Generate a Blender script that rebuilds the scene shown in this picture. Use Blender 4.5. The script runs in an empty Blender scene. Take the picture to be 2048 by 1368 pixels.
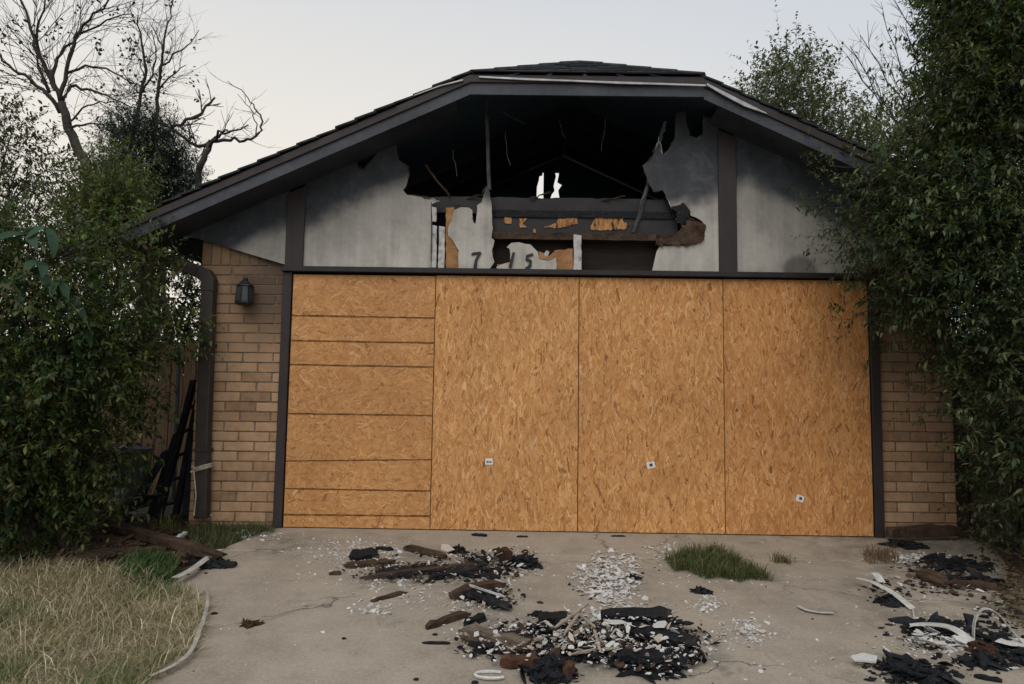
import bpy, bmesh, math, random
import numpy as np
from mathutils import Vector, Matrix

random.seed(7)
RNG = np.random.default_rng(11)
scn = bpy.context.scene
COL = scn.collection
PI = math.pi

# ------------------------------------------------------------------ camera
FPX = 1450.0                       # focal length in pixels of the 2048 px wide photograph
CAM = np.array([-0.51, -6.13, 1.04])
YAW, PITCH, ROLL = math.radians(-0.506), math.radians(4.96), math.radians(0.85)
def cam_axes():
    f = np.array([math.sin(YAW)*math.cos(PITCH), math.cos(YAW)*math.cos(PITCH), math.sin(PITCH)])
    r = np.array([math.cos(YAW), -math.sin(YAW), 0.0]); u = np.cross(r, f)
    c, s = math.cos(ROLL), math.sin(ROLL)
    return f, c*r + s*u, -s*r + c*u
CF, CR, CU = cam_axes()
cd = bpy.data.cameras.new('camera'); cam = bpy.data.objects.new('camera', cd); COL.objects.link(cam)
cd.sensor_width = 36.0; cd.lens = FPX/2048*36.0; cd.clip_start = 0.05; cd.clip_end = 2000
cam.matrix_world = Matrix(((CR[0], CU[0], -CF[0], CAM[0]), (CR[1], CU[1], -CF[1], CAM[1]),
                           (CR[2], CU[2], -CF[2], CAM[2]), (0, 0, 0, 1)))
scn.camera = cam
scn.cycles.max_bounces = 5; scn.cycles.diffuse_bounces = 4; scn.cycles.glossy_bounces = 2; scn.cycles.transmission_bounces = 3; scn.cycles.transparent_max_bounces = 4
scn.render.resolution_x, scn.render.resolution_y = 1024, 684

# ------------------------------------------------------------------ sky and sun
SUN_EL, SUN_AZ = math.radians(48), math.radians(200)     # azimuth clockwise from +Y: behind the viewer, a little left
w = bpy.data.worlds.new('World'); scn.world = w; w.use_nodes = True
nt = w.node_tree; nt.nodes.clear()
def wn(t, **k):
    n = nt.nodes.new(t)
    for a, b in k.items(): setattr(n, a, b)
    return n
sky = wn('ShaderNodeTexSky'); sky.sky_type = 'NISHITA'; sky.sun_disc = False
sky.sun_elevation = SUN_EL; sky.sun_rotation = SUN_AZ; sky.dust_density = 3.0; sky.ozone_density = 1.0
tc = wn('ShaderNodeTexCoord'); sp = wn('ShaderNodeSeparateXYZ'); nt.links.new(tc.outputs['Generated'], sp.inputs[0])
mr = wn('ShaderNodeMapRange'); mr.interpolation_type = 'SMOOTHSTEP'
mr.inputs[1].default_value = 0.10; mr.inputs[2].default_value = 0.75; nt.links.new(sp.outputs['Z'], mr.inputs[0])
dotn = wn('ShaderNodeVectorMath', operation='DOT_PRODUCT'); nt.links.new(tc.outputs['Generated'], dotn.inputs[0])
dotn.inputs[1].default_value = (-0.55, 0.80, 0.22)
mr2 = wn('ShaderNodeMapRange'); mr2.interpolation_type = 'SMOOTHSTEP'
mr2.inputs[1].default_value = 0.35; mr2.inputs[2].default_value = 1.0; nt.links.new(dotn.outputs['Value'], mr2.inputs[0])
m1 = wn('ShaderNodeMix', data_type='RGBA'); nt.links.new(mr.outputs[0], m1.inputs[0])
m1.inputs[6].default_value = (8.1, 8.1, 8.0, 1); m1.inputs[7].default_value = (5.9, 6.6, 7.6, 1)
warm = wn('ShaderNodeMath', operation='MULTIPLY'); nt.links.new(mr2.outputs[0], warm.inputs[0])
inv = wn('ShaderNodeMath', operation='SUBTRACT'); inv.inputs[0].default_value = 1.0; nt.links.new(mr.outputs[0], inv.inputs[1])
nt.links.new(inv.outputs[0], warm.inputs[1])
m2 = wn('ShaderNodeMix', data_type='RGBA'); nt.links.new(warm.outputs[0], m2.inputs[0])
nt.links.new(m1.outputs[2], m2.inputs[6]); m2.inputs[7].default_value = (10.4, 9.6, 8.3, 1)
m3 = wn('ShaderNodeMix', data_type='RGBA'); m3.inputs[0].default_value = 0.88
nt.links.new(sky.outputs[0], m3.inputs[6]); nt.links.new(m2.outputs[2], m3.inputs[7])
bg = wn('ShaderNodeBackground'); bg.inputs[1].default_value = 0.1; nt.links.new(m3.outputs[2], bg.inputs[0])
wo = wn('ShaderNodeOutputWorld'); nt.links.new(bg.outputs[0], wo.inputs[0])

sl = bpy.data.lights.new('sun', 'SUN'); so = bpy.data.objects.new('sun', sl); COL.objects.link(so)
sl.energy = 1.45; sl.angle = math.radians(50); sl.color = (1.0, 0.95, 0.88)
sdir = Vector((math.sin(SUN_AZ)*math.cos(SUN_EL), math.cos(SUN_AZ)*math.cos(SUN_EL), math.sin(SUN_EL)))
so.rotation_euler = sdir.to_track_quat('Z', 'Y').to_euler(); so.location = (0, -8, 12)

vs = scn.view_settings
vs.view_transform = 'Standard'; vs.look = 'None'; vs.gamma = 1.0; vs.use_curve_mapping = False; vs.exposure = 0.0

# ------------------------------------------------------------------ pixel -> place helpers
SLOPE = 0.08
def gz(y): return SLOPE*max(min(y, 0.0), -12.0)
def ray(px, py): return CF + CR*((px-1024)/FPX) + CU*((684-py)/FPX)
def at(px, py, Y):                       # point of the sight line at depth Y
    d = ray(px, py); t = (Y-CAM[1])/d[1]; return CAM + d*t
def atx(px, py, Y=0.0):
    p = at(px, py, Y); return (float(p[0]), float(p[2]))
def G(px, py, dz=0.0):                   # point on the ground
    d = ray(px, py); t = -(CAM[2]-SLOPE*CAM[1])/(d[2]-SLOPE*d[1]); p = CAM + d*t
    if p[1] > 0: t = -CAM[2]/d[2]; p = CAM + d*t
    return Vector((p[0], p[1], p[2]+dz))

# ------------------------------------------------------------------ materials
MATS = {}
class NM:
    def __init__(self, name):
        self.m = bpy.data.materials.new(name); self.m.use_nodes = True; self.t = self.m.node_tree
        self.b = self.t.nodes['Principled BSDF']; MATS[name] = self.m
    def n(self, t, **k):
        o = self.t.nodes.new(t)
        for a, b in k.items(): setattr(o, a, b)
        return o
    def l(self, a, b): self.t.links.new(a, b)
    def pos(self, scale=(1, 1, 1), rot=(0, 0, 0), obj=False):
        mp = self.n('ShaderNodeMapping'); mp.inputs['Scale'].default_value = scale; mp.inputs['Rotation'].default_value = rot
        if obj: self.l(self.n('ShaderNodeTexCoord').outputs['Object'], mp.inputs[0])
        else: self.l(self.n('ShaderNodeNewGeometry').outputs['Position'], mp.inputs[0])
        return mp.outputs[0]
    def noise(self, vec, scale, detail=5, rough=0.55, dist=0.0):
        o = self.n('ShaderNodeTexNoise'); o.inputs['Scale'].default_value = scale; o.inputs['Detail'].default_value = detail
        o.inputs['Roughness'].default_value = rough; o.inputs['Distortion'].default_value = dist
        self.l(vec, o.inputs['Vector']); return o.outputs[0]
    def ramp(self, fac, stops):
        r = self.n('ShaderNodeValToRGB'); e = r.color_ramp.elements
        while len(e) < len(stops): e.new(0.5)
        for i, (p, c) in enumerate(stops): e[i].position = p; e[i].color = (*c, 1) if len(c) == 3 else c
        self.l(fac, r.inputs[0]); return r.outputs[0]
    def rng(self, v, a, b, c=0.0, d=1.0):
        o = self.n('ShaderNodeMapRange'); o.interpolation_type = 'SMOOTHSTEP'
        for i, q in zip((1, 2, 3, 4), (a, b, c, d)): o.inputs[i].default_value = q
        self.l(v, o.inputs[0]); return o.outputs[0]
    def math(self, op, a, b=None):
        o = self.n('ShaderNodeMath', operation=op)
        for i, q in enumerate((a, b)):
            if q is None: continue
            if isinstance(q, (int, float)): o.inputs[i].default_value = q
            else: self.l(q, o.inputs[i])
        return o.outputs[0]
    def mix(self, f, a, b, mode='MIX'):
        o = self.n('ShaderNodeMix', data_type='RGBA', blend_type=mode)
        for i, q in ((0, f), (6, a), (7, b)):
            if isinstance(q, (int, float)): o.inputs[i].default_value = q
            elif isinstance(q, tuple): o.inputs[i].default_value = (*q, 1) if len(q) == 3 else q
            else: self.l(q, o.inputs[i])
        return o.outputs[2]
    def bump(self, h, s=0.3, d=0.01):
        o = self.n('ShaderNodeBump'); o.inputs['Strength'].default_value = s; o.inputs['Distance'].default_value = d
        self.l(h, o.inputs['Height']); self.l(o.outputs[0], self.b.inputs['Normal'])
    def col(self, c):
        if isinstance(c, tuple): self.b.inputs['Base Color'].default_value = (*c, 1)
        else: self.l(c, self.b.inputs['Base Color'])
    def set(self, rough=0.8, spec=0.3, metal=0.0):
        self.b.inputs['Roughness'].default_value = rough; self.b.inputs['Specular IOR Level'].default_value = spec
        self.b.inputs['Metallic'].default_value = metal; return self.m

def mottled(name, c1, c2, scale=6, rough=0.8, spec=0.3, bump=0.2, bs=40, stretch=(1, 1, 1), obj=False, bd=0.005):
    k = NM(name); p = k.pos(stretch, obj=obj)
    a = k.noise(p, scale, 6, 0.6); b = k.noise(p, scale*7, 4, 0.6)
    f = k.math('ADD', k.math('MULTIPLY', a, 0.65), k.math('MULTIPLY', b, 0.35))
    k.col(k.ramp(f, [(0.34, c1), (0.66, c2)])); k.bump(k.noise(p, bs, 5, 0.6), bump, bd)
    return k.set(rough, spec)

# concrete
k = NM('concrete'); p = k.pos()
big = k.noise(p, 0.9, 6, 0.6, 0.4); med = k.noise(p, 4.5, 6, 0.65); fine = k.noise(p, 60, 4, 0.7)
c = k.ramp(big, [(0.30, (0.235, 0.192, 0.142)), (0.52, (0.335, 0.282, 0.215)), (0.74, (0.405, 0.345, 0.27))])
c = k.mix(k.rng(med, 0.50, 0.72), c, (0.20, 0.172, 0.14)) if False else k.mix(0.35, c, k.ramp(med, [(0.35, (0.20, 0.165, 0.125)), (0.62, (0.42, 0.355, 0.275))]))
c = k.mix(k.math('MULTIPLY', k.rng(k.noise(p, 1.7, 7, 0.7, 1.2), 0.56, 0.70), 0.55), c, (0.125, 0.112, 0.095))
c = k.mix(0.28, c, k.ramp(fine, [(0.3, (0.12, 0.105, 0.09)), (0.7, (0.50, 0.43, 0.34))]))
# damp, sooty dirt washed down the right-hand side and hairline cracks
sx = k.n('ShaderNodeSeparateXYZ'); k.l(p, sx.inputs[0])
dirt = k.math('MULTIPLY', k.rng(sx.outputs[0], 0.6, 2.3), k.rng(k.noise(p, 2.3, 8, 0.72, 0.8), 0.44, 0.66))
c = k.mix(k.math('MULTIPLY', dirt, 0.6), c, (0.085, 0.074, 0.06))
ash = None                                      # ash and soot trodden in round the burnt heaps, old oil drips
for ax, ay, ar in ((880, 1140, .75), (1130, 1290, .62), (1310, 1290, .45), (970, 1205, .35), (1900, 1150, .6), (1900, 1280, .5), (1830, 1345, .4), (560, 1090, .5), (1225, 1160, .35)):
    q_ = G(ax, ay); dn = k.n('ShaderNodeVectorMath', operation='DISTANCE'); k.l(p, dn.inputs[0]); dn.inputs[1].default_value = tuple(q_)
    f_ = k.rng(k.math('ADD', dn.outputs['Value'], k.math('MULTIPLY', med, .5)), ar*.35+.2, ar+.25, 1, 0); ash = f_ if ash is None else k.math('MAXIMUM', ash, f_)
c = k.mix(k.math('MULTIPLY', ash, k.rng(k.noise(p, 7, 7, .7), .38, .70, .12, .62)), c, (.085, .078, .07))
drip = k.rng(k.noise(p, 3.3, 3, .5, .3), .70, .76); c = k.mix(k.math('MULTIPLY', drip, .45), c, (.10, .085, .068))
vo = k.n('ShaderNodeTexVoronoi'); vo.feature = 'DISTANCE_TO_EDGE'; vo.inputs['Scale'].default_value = 0.55
wv = k.n('ShaderNodeVectorMath', operation='ADD'); nz = k.n('ShaderNodeTexNoise'); nz.inputs['Scale'].default_value = 3.0; nz.inputs['Detail'].default_value = 6
k.l(p, nz.inputs['Vector']); k.l(p, wv.inputs[0]); scn_ = k.n('ShaderNodeVectorMath', operation='SCALE'); scn_.inputs['Scale'].default_value = 0.55
k.l(nz.outputs['Color'], scn_.inputs[0]); k.l(scn_.outputs[0], wv.inputs[1]); k.l(wv.outputs[0], vo.inputs['Vector'])
crk = k.math('MULTIPLY', k.rng(vo.outputs['Distance'], 0.0, 0.006, 1.0, 0.0), k.rng(k.noise(p, 0.8, 2), 0.42, 0.54))
c = k.mix(k.math('MULTIPLY', crk, 0.8), c, (0.07, 0.06, 0.05))
k.col(c); k.bump(k.math('SUBTRACT', k.math('ADD', fine, med), crk), 0.35, 0.006); k.set(0.9, 0.25)

mottled('soil', (0.045, 0.036, 0.026), (0.12, 0.098, 0.07), 5, 0.95, 0.1, 0.8, 30, bd=0.02)
mottled('litter_soil', (0.06, 0.045, 0.03), (0.19, 0.15, 0.10), 14, 0.95, 0.1, 0.8, 50, bd=0.02)

# brick
k = NM('brick'); p = k.pos()
oi = k.n('ShaderNodeObjectInfo')
c = k.ramp(oi.outputs['Random'], [(0.0, (0.225, 0.128, 0.070)), (0.3, (0.420, 0.252, 0.140)), (0.55, (0.473, 0.297, 0.172)), (0.8, (0.378, 0.218, 0.121)), (1.0, (0.525, 0.342, 0.205))])
c = k.mix(0.35, c, k.ramp(k.noise(p, 10, 7, 0.7), [(0.32, (0.15, 0.09, 0.052)), (0.68, (0.56, 0.385, 0.245))]))
sx = k.n('ShaderNodeSeparateXYZ'); k.l(p, sx.inputs[0])
# smoke stain that spread from the burnt door head over the upper inner bricks
sm = k.math('MULTIPLY', k.rng(k.math('ADD', sx.outputs[2], k.math('MULTIPLY', k.noise(p, 2.5, 5), 1.1)), 1.75, 2.55),
            k.rng(k.math('ADD', k.math('ABSOLUTE', sx.outputs[0]), k.math('MULTIPLY', k.noise(p, 3.1, 4), 0.5)), 2.85, 3.45, 1.0, 0.25))
c = k.mix(k.math('MULTIPLY', sm, 0.85), c, (0.075, 0.058, 0.046))
k.col(c); k.bump(k.noise(p, 90, 5, 0.7), 0.35, 0.004); k.set(0.9, 0.2)
k = NM('mortar'); p = k.pos(); k.col(k.ramp(k.noise(p, 20, 5), [(0.3, (0.12, 0.088, 0.058)), (0.7, (0.24, 0.185, 0.13))])); k.bump(k.noise(p, 120, 3), 0.4, 0.003); k.set(0.95, 0.1)

# painted siding, smoke stained around the burnt-out opening
def siding(name, base, blob=False):
    k = NM(name); p = k.pos()
    sx = k.n('ShaderNodeSeparateXYZ'); k.l(p, sx.inputs[0]); X, Z = sx.outputs[0], sx.outputs[2]
    n1 = k.noise(p, 2.2, 6, 0.6); streak = k.noise(k.pos((14, 1, 0.6)), 1.0, 5, 0.6); n3 = k.noise(p, 9, 6, 0.65)
    dark = tuple(q*0.62 for q in base); lite = tuple(min(q*1.32, 0.85) for q in base)
    c = k.ramp(k.math('ADD', k.math('MULTIPLY', n1, 0.6), k.math('MULTIPLY', n3, 0.4)), [(0.36, dark), (0.50, base), (0.64, lite)])
    c = k.mix(0.30, c, k.ramp(streak, [(0.35, dark), (0.65, lite)]))
    line = k.math('ADD', k.math('MULTIPLY', k.math('ABSOLUTE', X), -0.46), 4.0)
    d = k.math('SUBTRACT', line, Z)                            # distance below the eaves
    wob = k.math('MULTIPLY', k.math('SUBTRACT', k.noise(p, 1.6, 5, 0.6), 0.5), 0.75)
    near = k.math('MULTIPLY', k.math('MAXIMUM', k.math('SUBTRACT', 1.45, k.math('ABSOLUTE', X)), 0.0), 0.85)   # deeper beside the burnt hole
    soot = k.rng(k.math('SUBTRACT', k.math('ADD', d, k.math('MULTIPLY', wob, 0.62)), near), 0.25, 0.46, 1.0, 0.0)
    haze = k.math('MULTIPLY', k.rng(k.math('ADD', d, wob), 0.25, 1.15, 1.0, 0.0), 0.46)
    c = k.mix(haze, c, (0.15, 0.145, 0.135))
    c = k.mix(k.math('MULTIPLY', soot, 0.93), c, k.ramp(k.noise(p, 5.0, 7, 0.7, 0.5), [(0.34, (0.016, 0.021, 0.027)), (0.55, (0.034, 0.042, 0.052)), (0.74, (0.10, 0.102, 0.104))]))
    c = k.mix(k.math('MULTIPLY', k.rng(k.noise(p, 4.2, 7, 0.65, 0.6), 0.55, 0.75), 0.22), c, (0.12, 0.105, 0.085))
    if blob:                                                   # round dark mark low on the right panel
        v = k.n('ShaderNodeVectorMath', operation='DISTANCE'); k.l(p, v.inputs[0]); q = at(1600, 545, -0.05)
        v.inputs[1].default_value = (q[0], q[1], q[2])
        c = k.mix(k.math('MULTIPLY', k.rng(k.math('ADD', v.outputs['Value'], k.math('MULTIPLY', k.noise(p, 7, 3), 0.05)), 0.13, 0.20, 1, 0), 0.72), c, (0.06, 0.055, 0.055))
    k.col(c); k.bump(k.math('ADD', streak, k.noise(p, 50, 4)), 0.12, 0.004); k.set(0.75, 0.25)
siding('siding_paint', (0.41, 0.385, 0.345)); siding('siding_paint_blob', (0.36, 0.34, 0.305), True)
k = NM('peeling_white'); p = k.pos(); c = k.ramp(k.noise(p, 16, 7, 0.7), [(0.36, (0.24, 0.225, 0.20)), (0.5, (0.44, 0.43, 0.41)), (0.7, (0.56, 0.55, 0.53))])
c = k.mix(k.math('MULTIPLY', k.rng(k.noise(p, 5, 6, 0.6), 0.55, 0.7), 0.6), c, (0.10, 0.09, 0.08)); k.col(c); k.bump(k.noise(p, 40, 5), 0.2, 0.004); k.set(0.7, 0.3)
mottled('brown_trim', (0.020, 0.015, 0.015), (0.042, 0.032, 0.031), 4, 0.6, 0.35, 0.15, 30, (1, 1, 0.3))
mottled('fascia_paint_veiled', (0.018, 0.021, 0.027), (0.056, 0.064, 0.078), 3.5, 0.55, 0.4, 0.15, 18)  # bluish cast of lens flare mixed into the paint colour
mottled('header_black', (0.010, 0.009, 0.010), (0.026, 0.022, 0.021), 6, 0.55, 0.35, 0.2, 40)
mottled('sheathing_tan', (0.20, 0.095, 0.035), (0.40, 0.22, 0.10), 9, 0.85, 0.2, 0.4, 50, (1, 1, 2))
mottled('scorched_brown', (0.012, 0.008, 0.006), (0.105, 0.050, 0.024), 12, 0.85, 0.2, 0.8, 40, bd=0.02)
k = NM('bare_wood'); p = k.pos((3, 1, .6)); c = k.ramp(k.noise(p, 12, 6, .65), [(0.3, (0.20, 0.085, 0.03)), (0.7, (0.56, 0.30, 0.13))])
c = k.mix(k.rng(k.noise(k.pos((2.2, 1, .5)), 9, 6, .7), .50, .60), c, (.014, .010, .008)); k.col(c); k.bump(k.noise(p, 30, 5), .5, .006); k.set(.85, .2)
mottled('cavity_board', (0.014, 0.011, 0.009), (0.034, 0.026, 0.021), 6, 0.85, 0.2, 0.3, 40, (0.4, 1, 3))
mottled('soot_veiled', (0.040, 0.068, 0.098), (0.060, 0.095, 0.130), 3, 0.75, 0.3, 0.4, 24)  # soot lightened toward blue: lens veil glare put into its colour
mottled('soot_gray', (0.035, 0.036, 0.038), (0.12, 0.12, 0.118), 7, 0.85, 0.2, 0.4, 30)
k = NM('charred_wood'); p = k.pos(obj=True); v = k.n('ShaderNodeTexVoronoi'); v.feature = 'DISTANCE_TO_EDGE'; v.inputs['Scale'].default_value = 38; k.l(p, v.inputs['Vector'])
c = k.ramp(k.noise(p, 9, 6, 0.7), [(0.36, (0.004, 0.005, 0.007)), (0.58, (0.011, 0.012, 0.014)), (0.76, (0.045, 0.043, 0.043))]); k.col(c)
k.bump(k.math('ADD', v.outputs['Distance'], k.noise(p, 30, 4)), 0.8, 0.01); k.set(0.7, 0.25)
mottled('charred_brown', (0.014, 0.010, 0.008), (0.105, 0.066, 0.042), 9, 0.85, 0.2, 0.7, 40, (1, 4, 1), True, 0.01)
mottled('weathered_beam', (0.045, 0.035, 0.027), (0.22, 0.17, 0.125), 8, 0.9, 0.15, 0.6, 40, (0.5, 4, 4), True, 0.01)
mottled('red_wood', (0.022, 0.011, 0.007), (0.13, 0.055, 0.028), 10, 0.7, 0.3, 0.4, 30, (1, 4, 4), True)
mottled('shingle', (0.012, 0.013, 0.015), (0.050, 0.052, 0.055), 20, 0.9, 0.2, 0.7, 90)
k = NM('drip_metal'); p = k.pos(); k.col(k.ramp(k.noise(p, 7, 5), [(0.35, (0.30, 0.30, 0.31)), (0.7, (0.62, 0.62, 0.63))])); k.set(0.45, 0.5)
k = NM('lantern_metal'); k.col((0.012, 0.013, 0.014)); k.bump(k.noise(k.pos(), 60, 4), 0.2, 0.003); k.set(0.45, 0.5)
k = NM('lantern_glass'); k.col((0.035, 0.04, 0.042)); k.set(0.25, 0.5)
mottled('downspout_paint', (0.020, 0.015, 0.013), (0.045, 0.035, 0.030), 5, 0.5, 0.4, 0.1, 30)
mottled('plaster', (0.36, 0.34, 0.31), (0.70, 0.68, 0.65), 12, 0.9, 0.2, 0.3, 60, obj=True)
mottled('plaster_pink', (0.40, 0.31, 0.26), (0.62, 0.52, 0.45), 12, 0.9, 0.2, 0.3, 60, obj=True)
mottled('white_plastic', (0.30, 0.285, 0.25), (0.62, 0.61, 0.58), 14, 0.55, 0.4, 0.1, 30)
mottled('dirty_plastic', (0.26, 0.24, 0.20), (0.56, 0.53, 0.48), 6, 0.6, 0.35, 0.1, 30)
mottled('lath_wood', (0.22, 0.175, 0.125), (0.44, 0.37, 0.29), 12, 0.85, 0.2, 0.3, 40, obj=True)
mottled('rope', (0.30, 0.26, 0.18), (0.50, 0.45, 0.34), 30, 0.9, 0.1, 0.4, 90)
mottled('fence_wood', (0.10, 0.062, 0.036), (0.23, 0.155, 0.095), 5, 0.9, 0.15, 0.4, 30, (6, 6, 0.7))
mottled('dark_fence', (0.030, 0.019, 0.013), (0.080, 0.052, 0.034), 5, 0.9, 0.15, 0.4, 30, (6, 6, 0.7))
mottled('gray_metal', (0.10, 0.105, 0.11), (0.21, 0.22, 0.225), 4, 0.5, 0.4, 0.1, 20)
mottled('bark', (0.030, 0.024, 0.019), (0.105, 0.085, 0.066), 12, 0.9, 0.15, 0.8, 40, (3, 3, 0.6), bd=0.02)
mottled('bark_bare', (0.030, 0.026, 0.023), (0.075, 0.065, 0.058), 9, 0.9, 0.15, 0.5, 40)
mottled('osb_edge', (0.44, 0.20, 0.06), (0.58, 0.29, 0.10), 30, 0.85, 0.2, 0.3, 90)
k = NM('guide_ink'); k.col(k.ramp(k.noise(k.pos(), 22, 5, 0.7), [(0.35, (0.075, 0.032, 0.010)), (0.68, (0.26, 0.12, 0.035))])); k.set(0.8, 0.2)
k = NM('sticker_paper'); k.col((0.66, 0.66, 0.63)); k.set(0.6, 0.3)
k = NM('sticker_ink'); k.col((0.05, 0.05, 0.055)); k.set(0.6, 0.3)
k = NM('digit_black'); k.col((0.010, 0.010, 0.011)); k.set(0.5, 0.4)

# strands of the boards: colour from the strand itself
k = NM('strand'); at_ = k.n('ShaderNodeAttribute'); at_.attribute_name = 'Col'; uv = k.n('ShaderNodeUVMap')
mp = k.n('ShaderNodeMapping'); mp.inputs['Scale'].default_value = (1.2, 14, 1); k.l(uv.outputs[0], mp.inputs[0])
g = k.noise(mp.outputs[0], 3.0, 5, 0.65)
c = k.mix(0.55, at_.outputs['Color'], k.ramp(g, [(0.3, (0.74, 0.68, 0.62)), (0.68, (1.15, 1.15, 1.15))]), 'MULTIPLY')
stain = k.noise(k.pos(), 1.5, 4, 0.6)
c = k.mix(0.5, c, k.ramp(stain, [(0.35, (0.76, 0.73, 0.72)), (0.65, (1.12, 1.12, 1.12))]), 'MULTIPLY')
k.col(c); k.bump(g, 0.25, 0.002); k.set(0.62, 0.32)

def leafmat(name, trans=0.28, rough=0.5, spec=0.22):
    k = NM(name); a = k.n('ShaderNodeAttribute'); a.attribute_name = 'Col'
    k.col(a.outputs['Color']); k.set(rough, spec)
    tr = k.n('ShaderNodeBsdfTranslucent'); k.l(k.mix(1.0, a.outputs['Color'], (1.5, 1.6, 0.6), 'MULTIPLY'), tr.inputs[0])
    mx = k.n('ShaderNodeMixShader'); mx.inputs[0].default_value = trans
    k.l(k.b.outputs[0], mx.inputs[1]); k.l(tr.outputs[0], mx.inputs[2]); k.l(mx.outputs[0], k.t.nodes['Material Output'].inputs[0])
leafmat('leaf'); leafmat('grass_blade', 0.2, 0.7, 0.2)

# ------------------------------------------------------------------ object helpers
def props(o, label=None, cat=None, group=None, kind=None):
    for a, b in (('label', label), ('category', cat), ('group', group), ('kind', kind)):
        if b: o[a] = b
    return o
def link(name, me, mat=None, parent=None):
    o = bpy.data.objects.new(name, me); COL.objects.link(o)
    if mat and me and not me.materials: me.materials.append(MATS[mat])
    if parent: o.parent = parent; o.matrix_parent_inverse = parent.matrix_world.inverted() if False else Matrix.Translation(-parent.location)
    return o
def empty(name, loc, label, cat, group=None):
    o = bpy.data.objects.new(name, None); COL.objects.link(o); o.location = Vector(loc); o.empty_display_size = 0.1
    return props(o, label, cat, group)
class MB:
    """collects shapes, builds ONE mesh object"""
    def __init__(s): s.v = []; s.f = []
    def add(s, vs_, fs):
        n = len(s.v); s.v += [tuple(map(float, q)) for q in vs_]; s.f += [tuple(n+i for i in f) for f in fs]; return s
    def box(s, x0, x1, y0, y1, z0, z1):
        return s.add([(x0,y0,z0),(x1,y0,z0),(x1,y1,z0),(x0,y1,z0),(x0,y0,z1),(x1,y0,z1),(x1,y1,z1),(x0,y1,z1)],
                     [(0,3,2,1),(4,5,6,7),(0,1,5,4),(1,2,6,5),(2,3,7,6),(3,0,4,7)])
    def prism(s, pts, y0, y1):           # polygon in XZ extruded along Y, y0 nearer
        a = sum(pts[i][0]*pts[(i+1)%len(pts)][1]-pts[(i+1)%len(pts)][0]*pts[i][1] for i in range(len(pts)))
        if a < 0: pts = pts[::-1]
        n = len(pts)
        return s.add([(x, y0, z) for x, z in pts]+[(x, y1, z) for x, z in pts],
                     [tuple(range(n)), tuple(range(2*n-1, n-1, -1))]+[(i, i+n, (i+1)%n+n, (i+1)%n) for i in range(n)])
    def tube(s, pts, rad, sides=5, cap=True):
        pts = [Vector(p) for p in pts]; n = len(pts)
        if not hasattr(rad, '__len__'): rad = [rad]*n
        vs_, fs = [], []; ref = Vector((0.3, 0.2, 1)).normalized()
        for i, p in enumerate(pts):
            d = (pts[min(i+1, n-1)]-pts[max(i-1, 0)]);  d = d.normalized() if d.length > 1e-9 else Vector((0, 0, 1))
            a = d.cross(ref); a = a.normalized() if a.length > 1e-4 else Vector((1, 0, 0)); b = d.cross(a)
            for j in range(sides):
                t = 2*PI*j/sides; vs_.append(p+(a*math.cos(t)+b*math.sin(t))*rad[i])
        for i in range(n-1):
            for j in range(sides):
                fs.append((i*sides+j, i*sides+(j+1)%sides, (i+1)*sides+(j+1)%sides, (i+1)*sides+j))
        if cap: fs += [tuple(range(sides))[::-1], tuple((n-1)*sides+j for j in range(sides))]
        return s.add(vs_, fs)
    def mesh(s, name, smooth=False):
        me = bpy.data.meshes.new(name); me.from_pydata(s.v, [], s.f); me.update()
        if smooth: me.polygons.foreach_set('use_smooth', [True]*len(me.polygons))
        return me
    def build(s, name, mat, parent=None, smooth=False): return link(name, s.mesh(name, smooth), mat, parent)
def bev(o, wd=0.004, seg=1):
    m = o.modifiers.new('bevel', 'BEVEL'); m.width = wd; m.segments = seg; m.limit_method = 'ANGLE'; return o
def npmesh(name, V, F, colr=None, uvs=None, smooth=False):
    """V (n,3), F (m,k) arrays"""
    me = bpy.data.meshes.new(name); n, m, kk = len(V), len(F), F.shape[1]
    me.vertices.add(n); me.vertices.foreach_set('co', np.asarray(V, np.float32).ravel())
    me.loops.add(m*kk); me.loops.foreach_set('vertex_index', F.astype(np.int32).ravel())
    me.polygons.add(m); me.polygons.foreach_set('loop_start', np.arange(0, m*kk, kk, dtype=np.int32))
    me.polygons.foreach_set('loop_total', np.full(m, kk, np.int32))
    if uvs is not None:
        ul = me.uv_layers.new(name='UVMap'); ul.data.foreach_set('uv', np.asarray(uvs, np.float32)[F.ravel()].ravel())
    me.update(calc_edges=True)
    if colr is not None:
        ca = me.color_attributes.new('Col', 'FLOAT_COLOR', 'POINT')
        ca.data.foreach_set('color', np.hstack([colr, np.ones((n, 1))]).astype(np.float32).ravel())
    if smooth: me.polygons.foreach_set('use_smooth', np.ones(m, bool))
    return me
def norm(a): return a/np.maximum(np.linalg.norm(a, axis=1, keepdims=True), 1e-9)
def leaf_mesh(name, C, D, N, L, W, colr, fold=0.18):
    """one kite-shaped folded leaf of four triangles for each row"""
    D = norm(D); S = norm(np.cross(D, N)); N = np.cross(S, D); n = len(C); L = L[:, None]; W = W[:, None]
    V = np.stack([C, C+D*L*0.30+S*W*0.46+N*W*fold, C+D*L*0.68+S*W*0.36+N*W*fold*0.6, C+D*L-N*L*0.12,
                  C+D*L*0.68-S*W*0.36+N*W*fold*0.6, C+D*L*0.30-S*W*0.46+N*W*fold], 1).reshape(-1, 3)
    b = (np.arange(n)*6)[:, None]
    F = np.concatenate([b+np.array([[0, 1, 5]]), b+np.array([[1, 2, 5]]), b+np.array([[2, 4, 5]]), b+np.array([[2, 3, 4]])], 0)
    return npmesh(name, V, F, np.repeat(colr, 6, 0))
def ground_poly(name, pts, zoff, mat, kind='structure', thick=0.0):
    v = [(x, y, gz(y)+zoff) for x, y in pts]
    o = MB().add(v, [tuple(range(len(v)))]).build(name, mat); return props(o, kind=kind)

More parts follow.
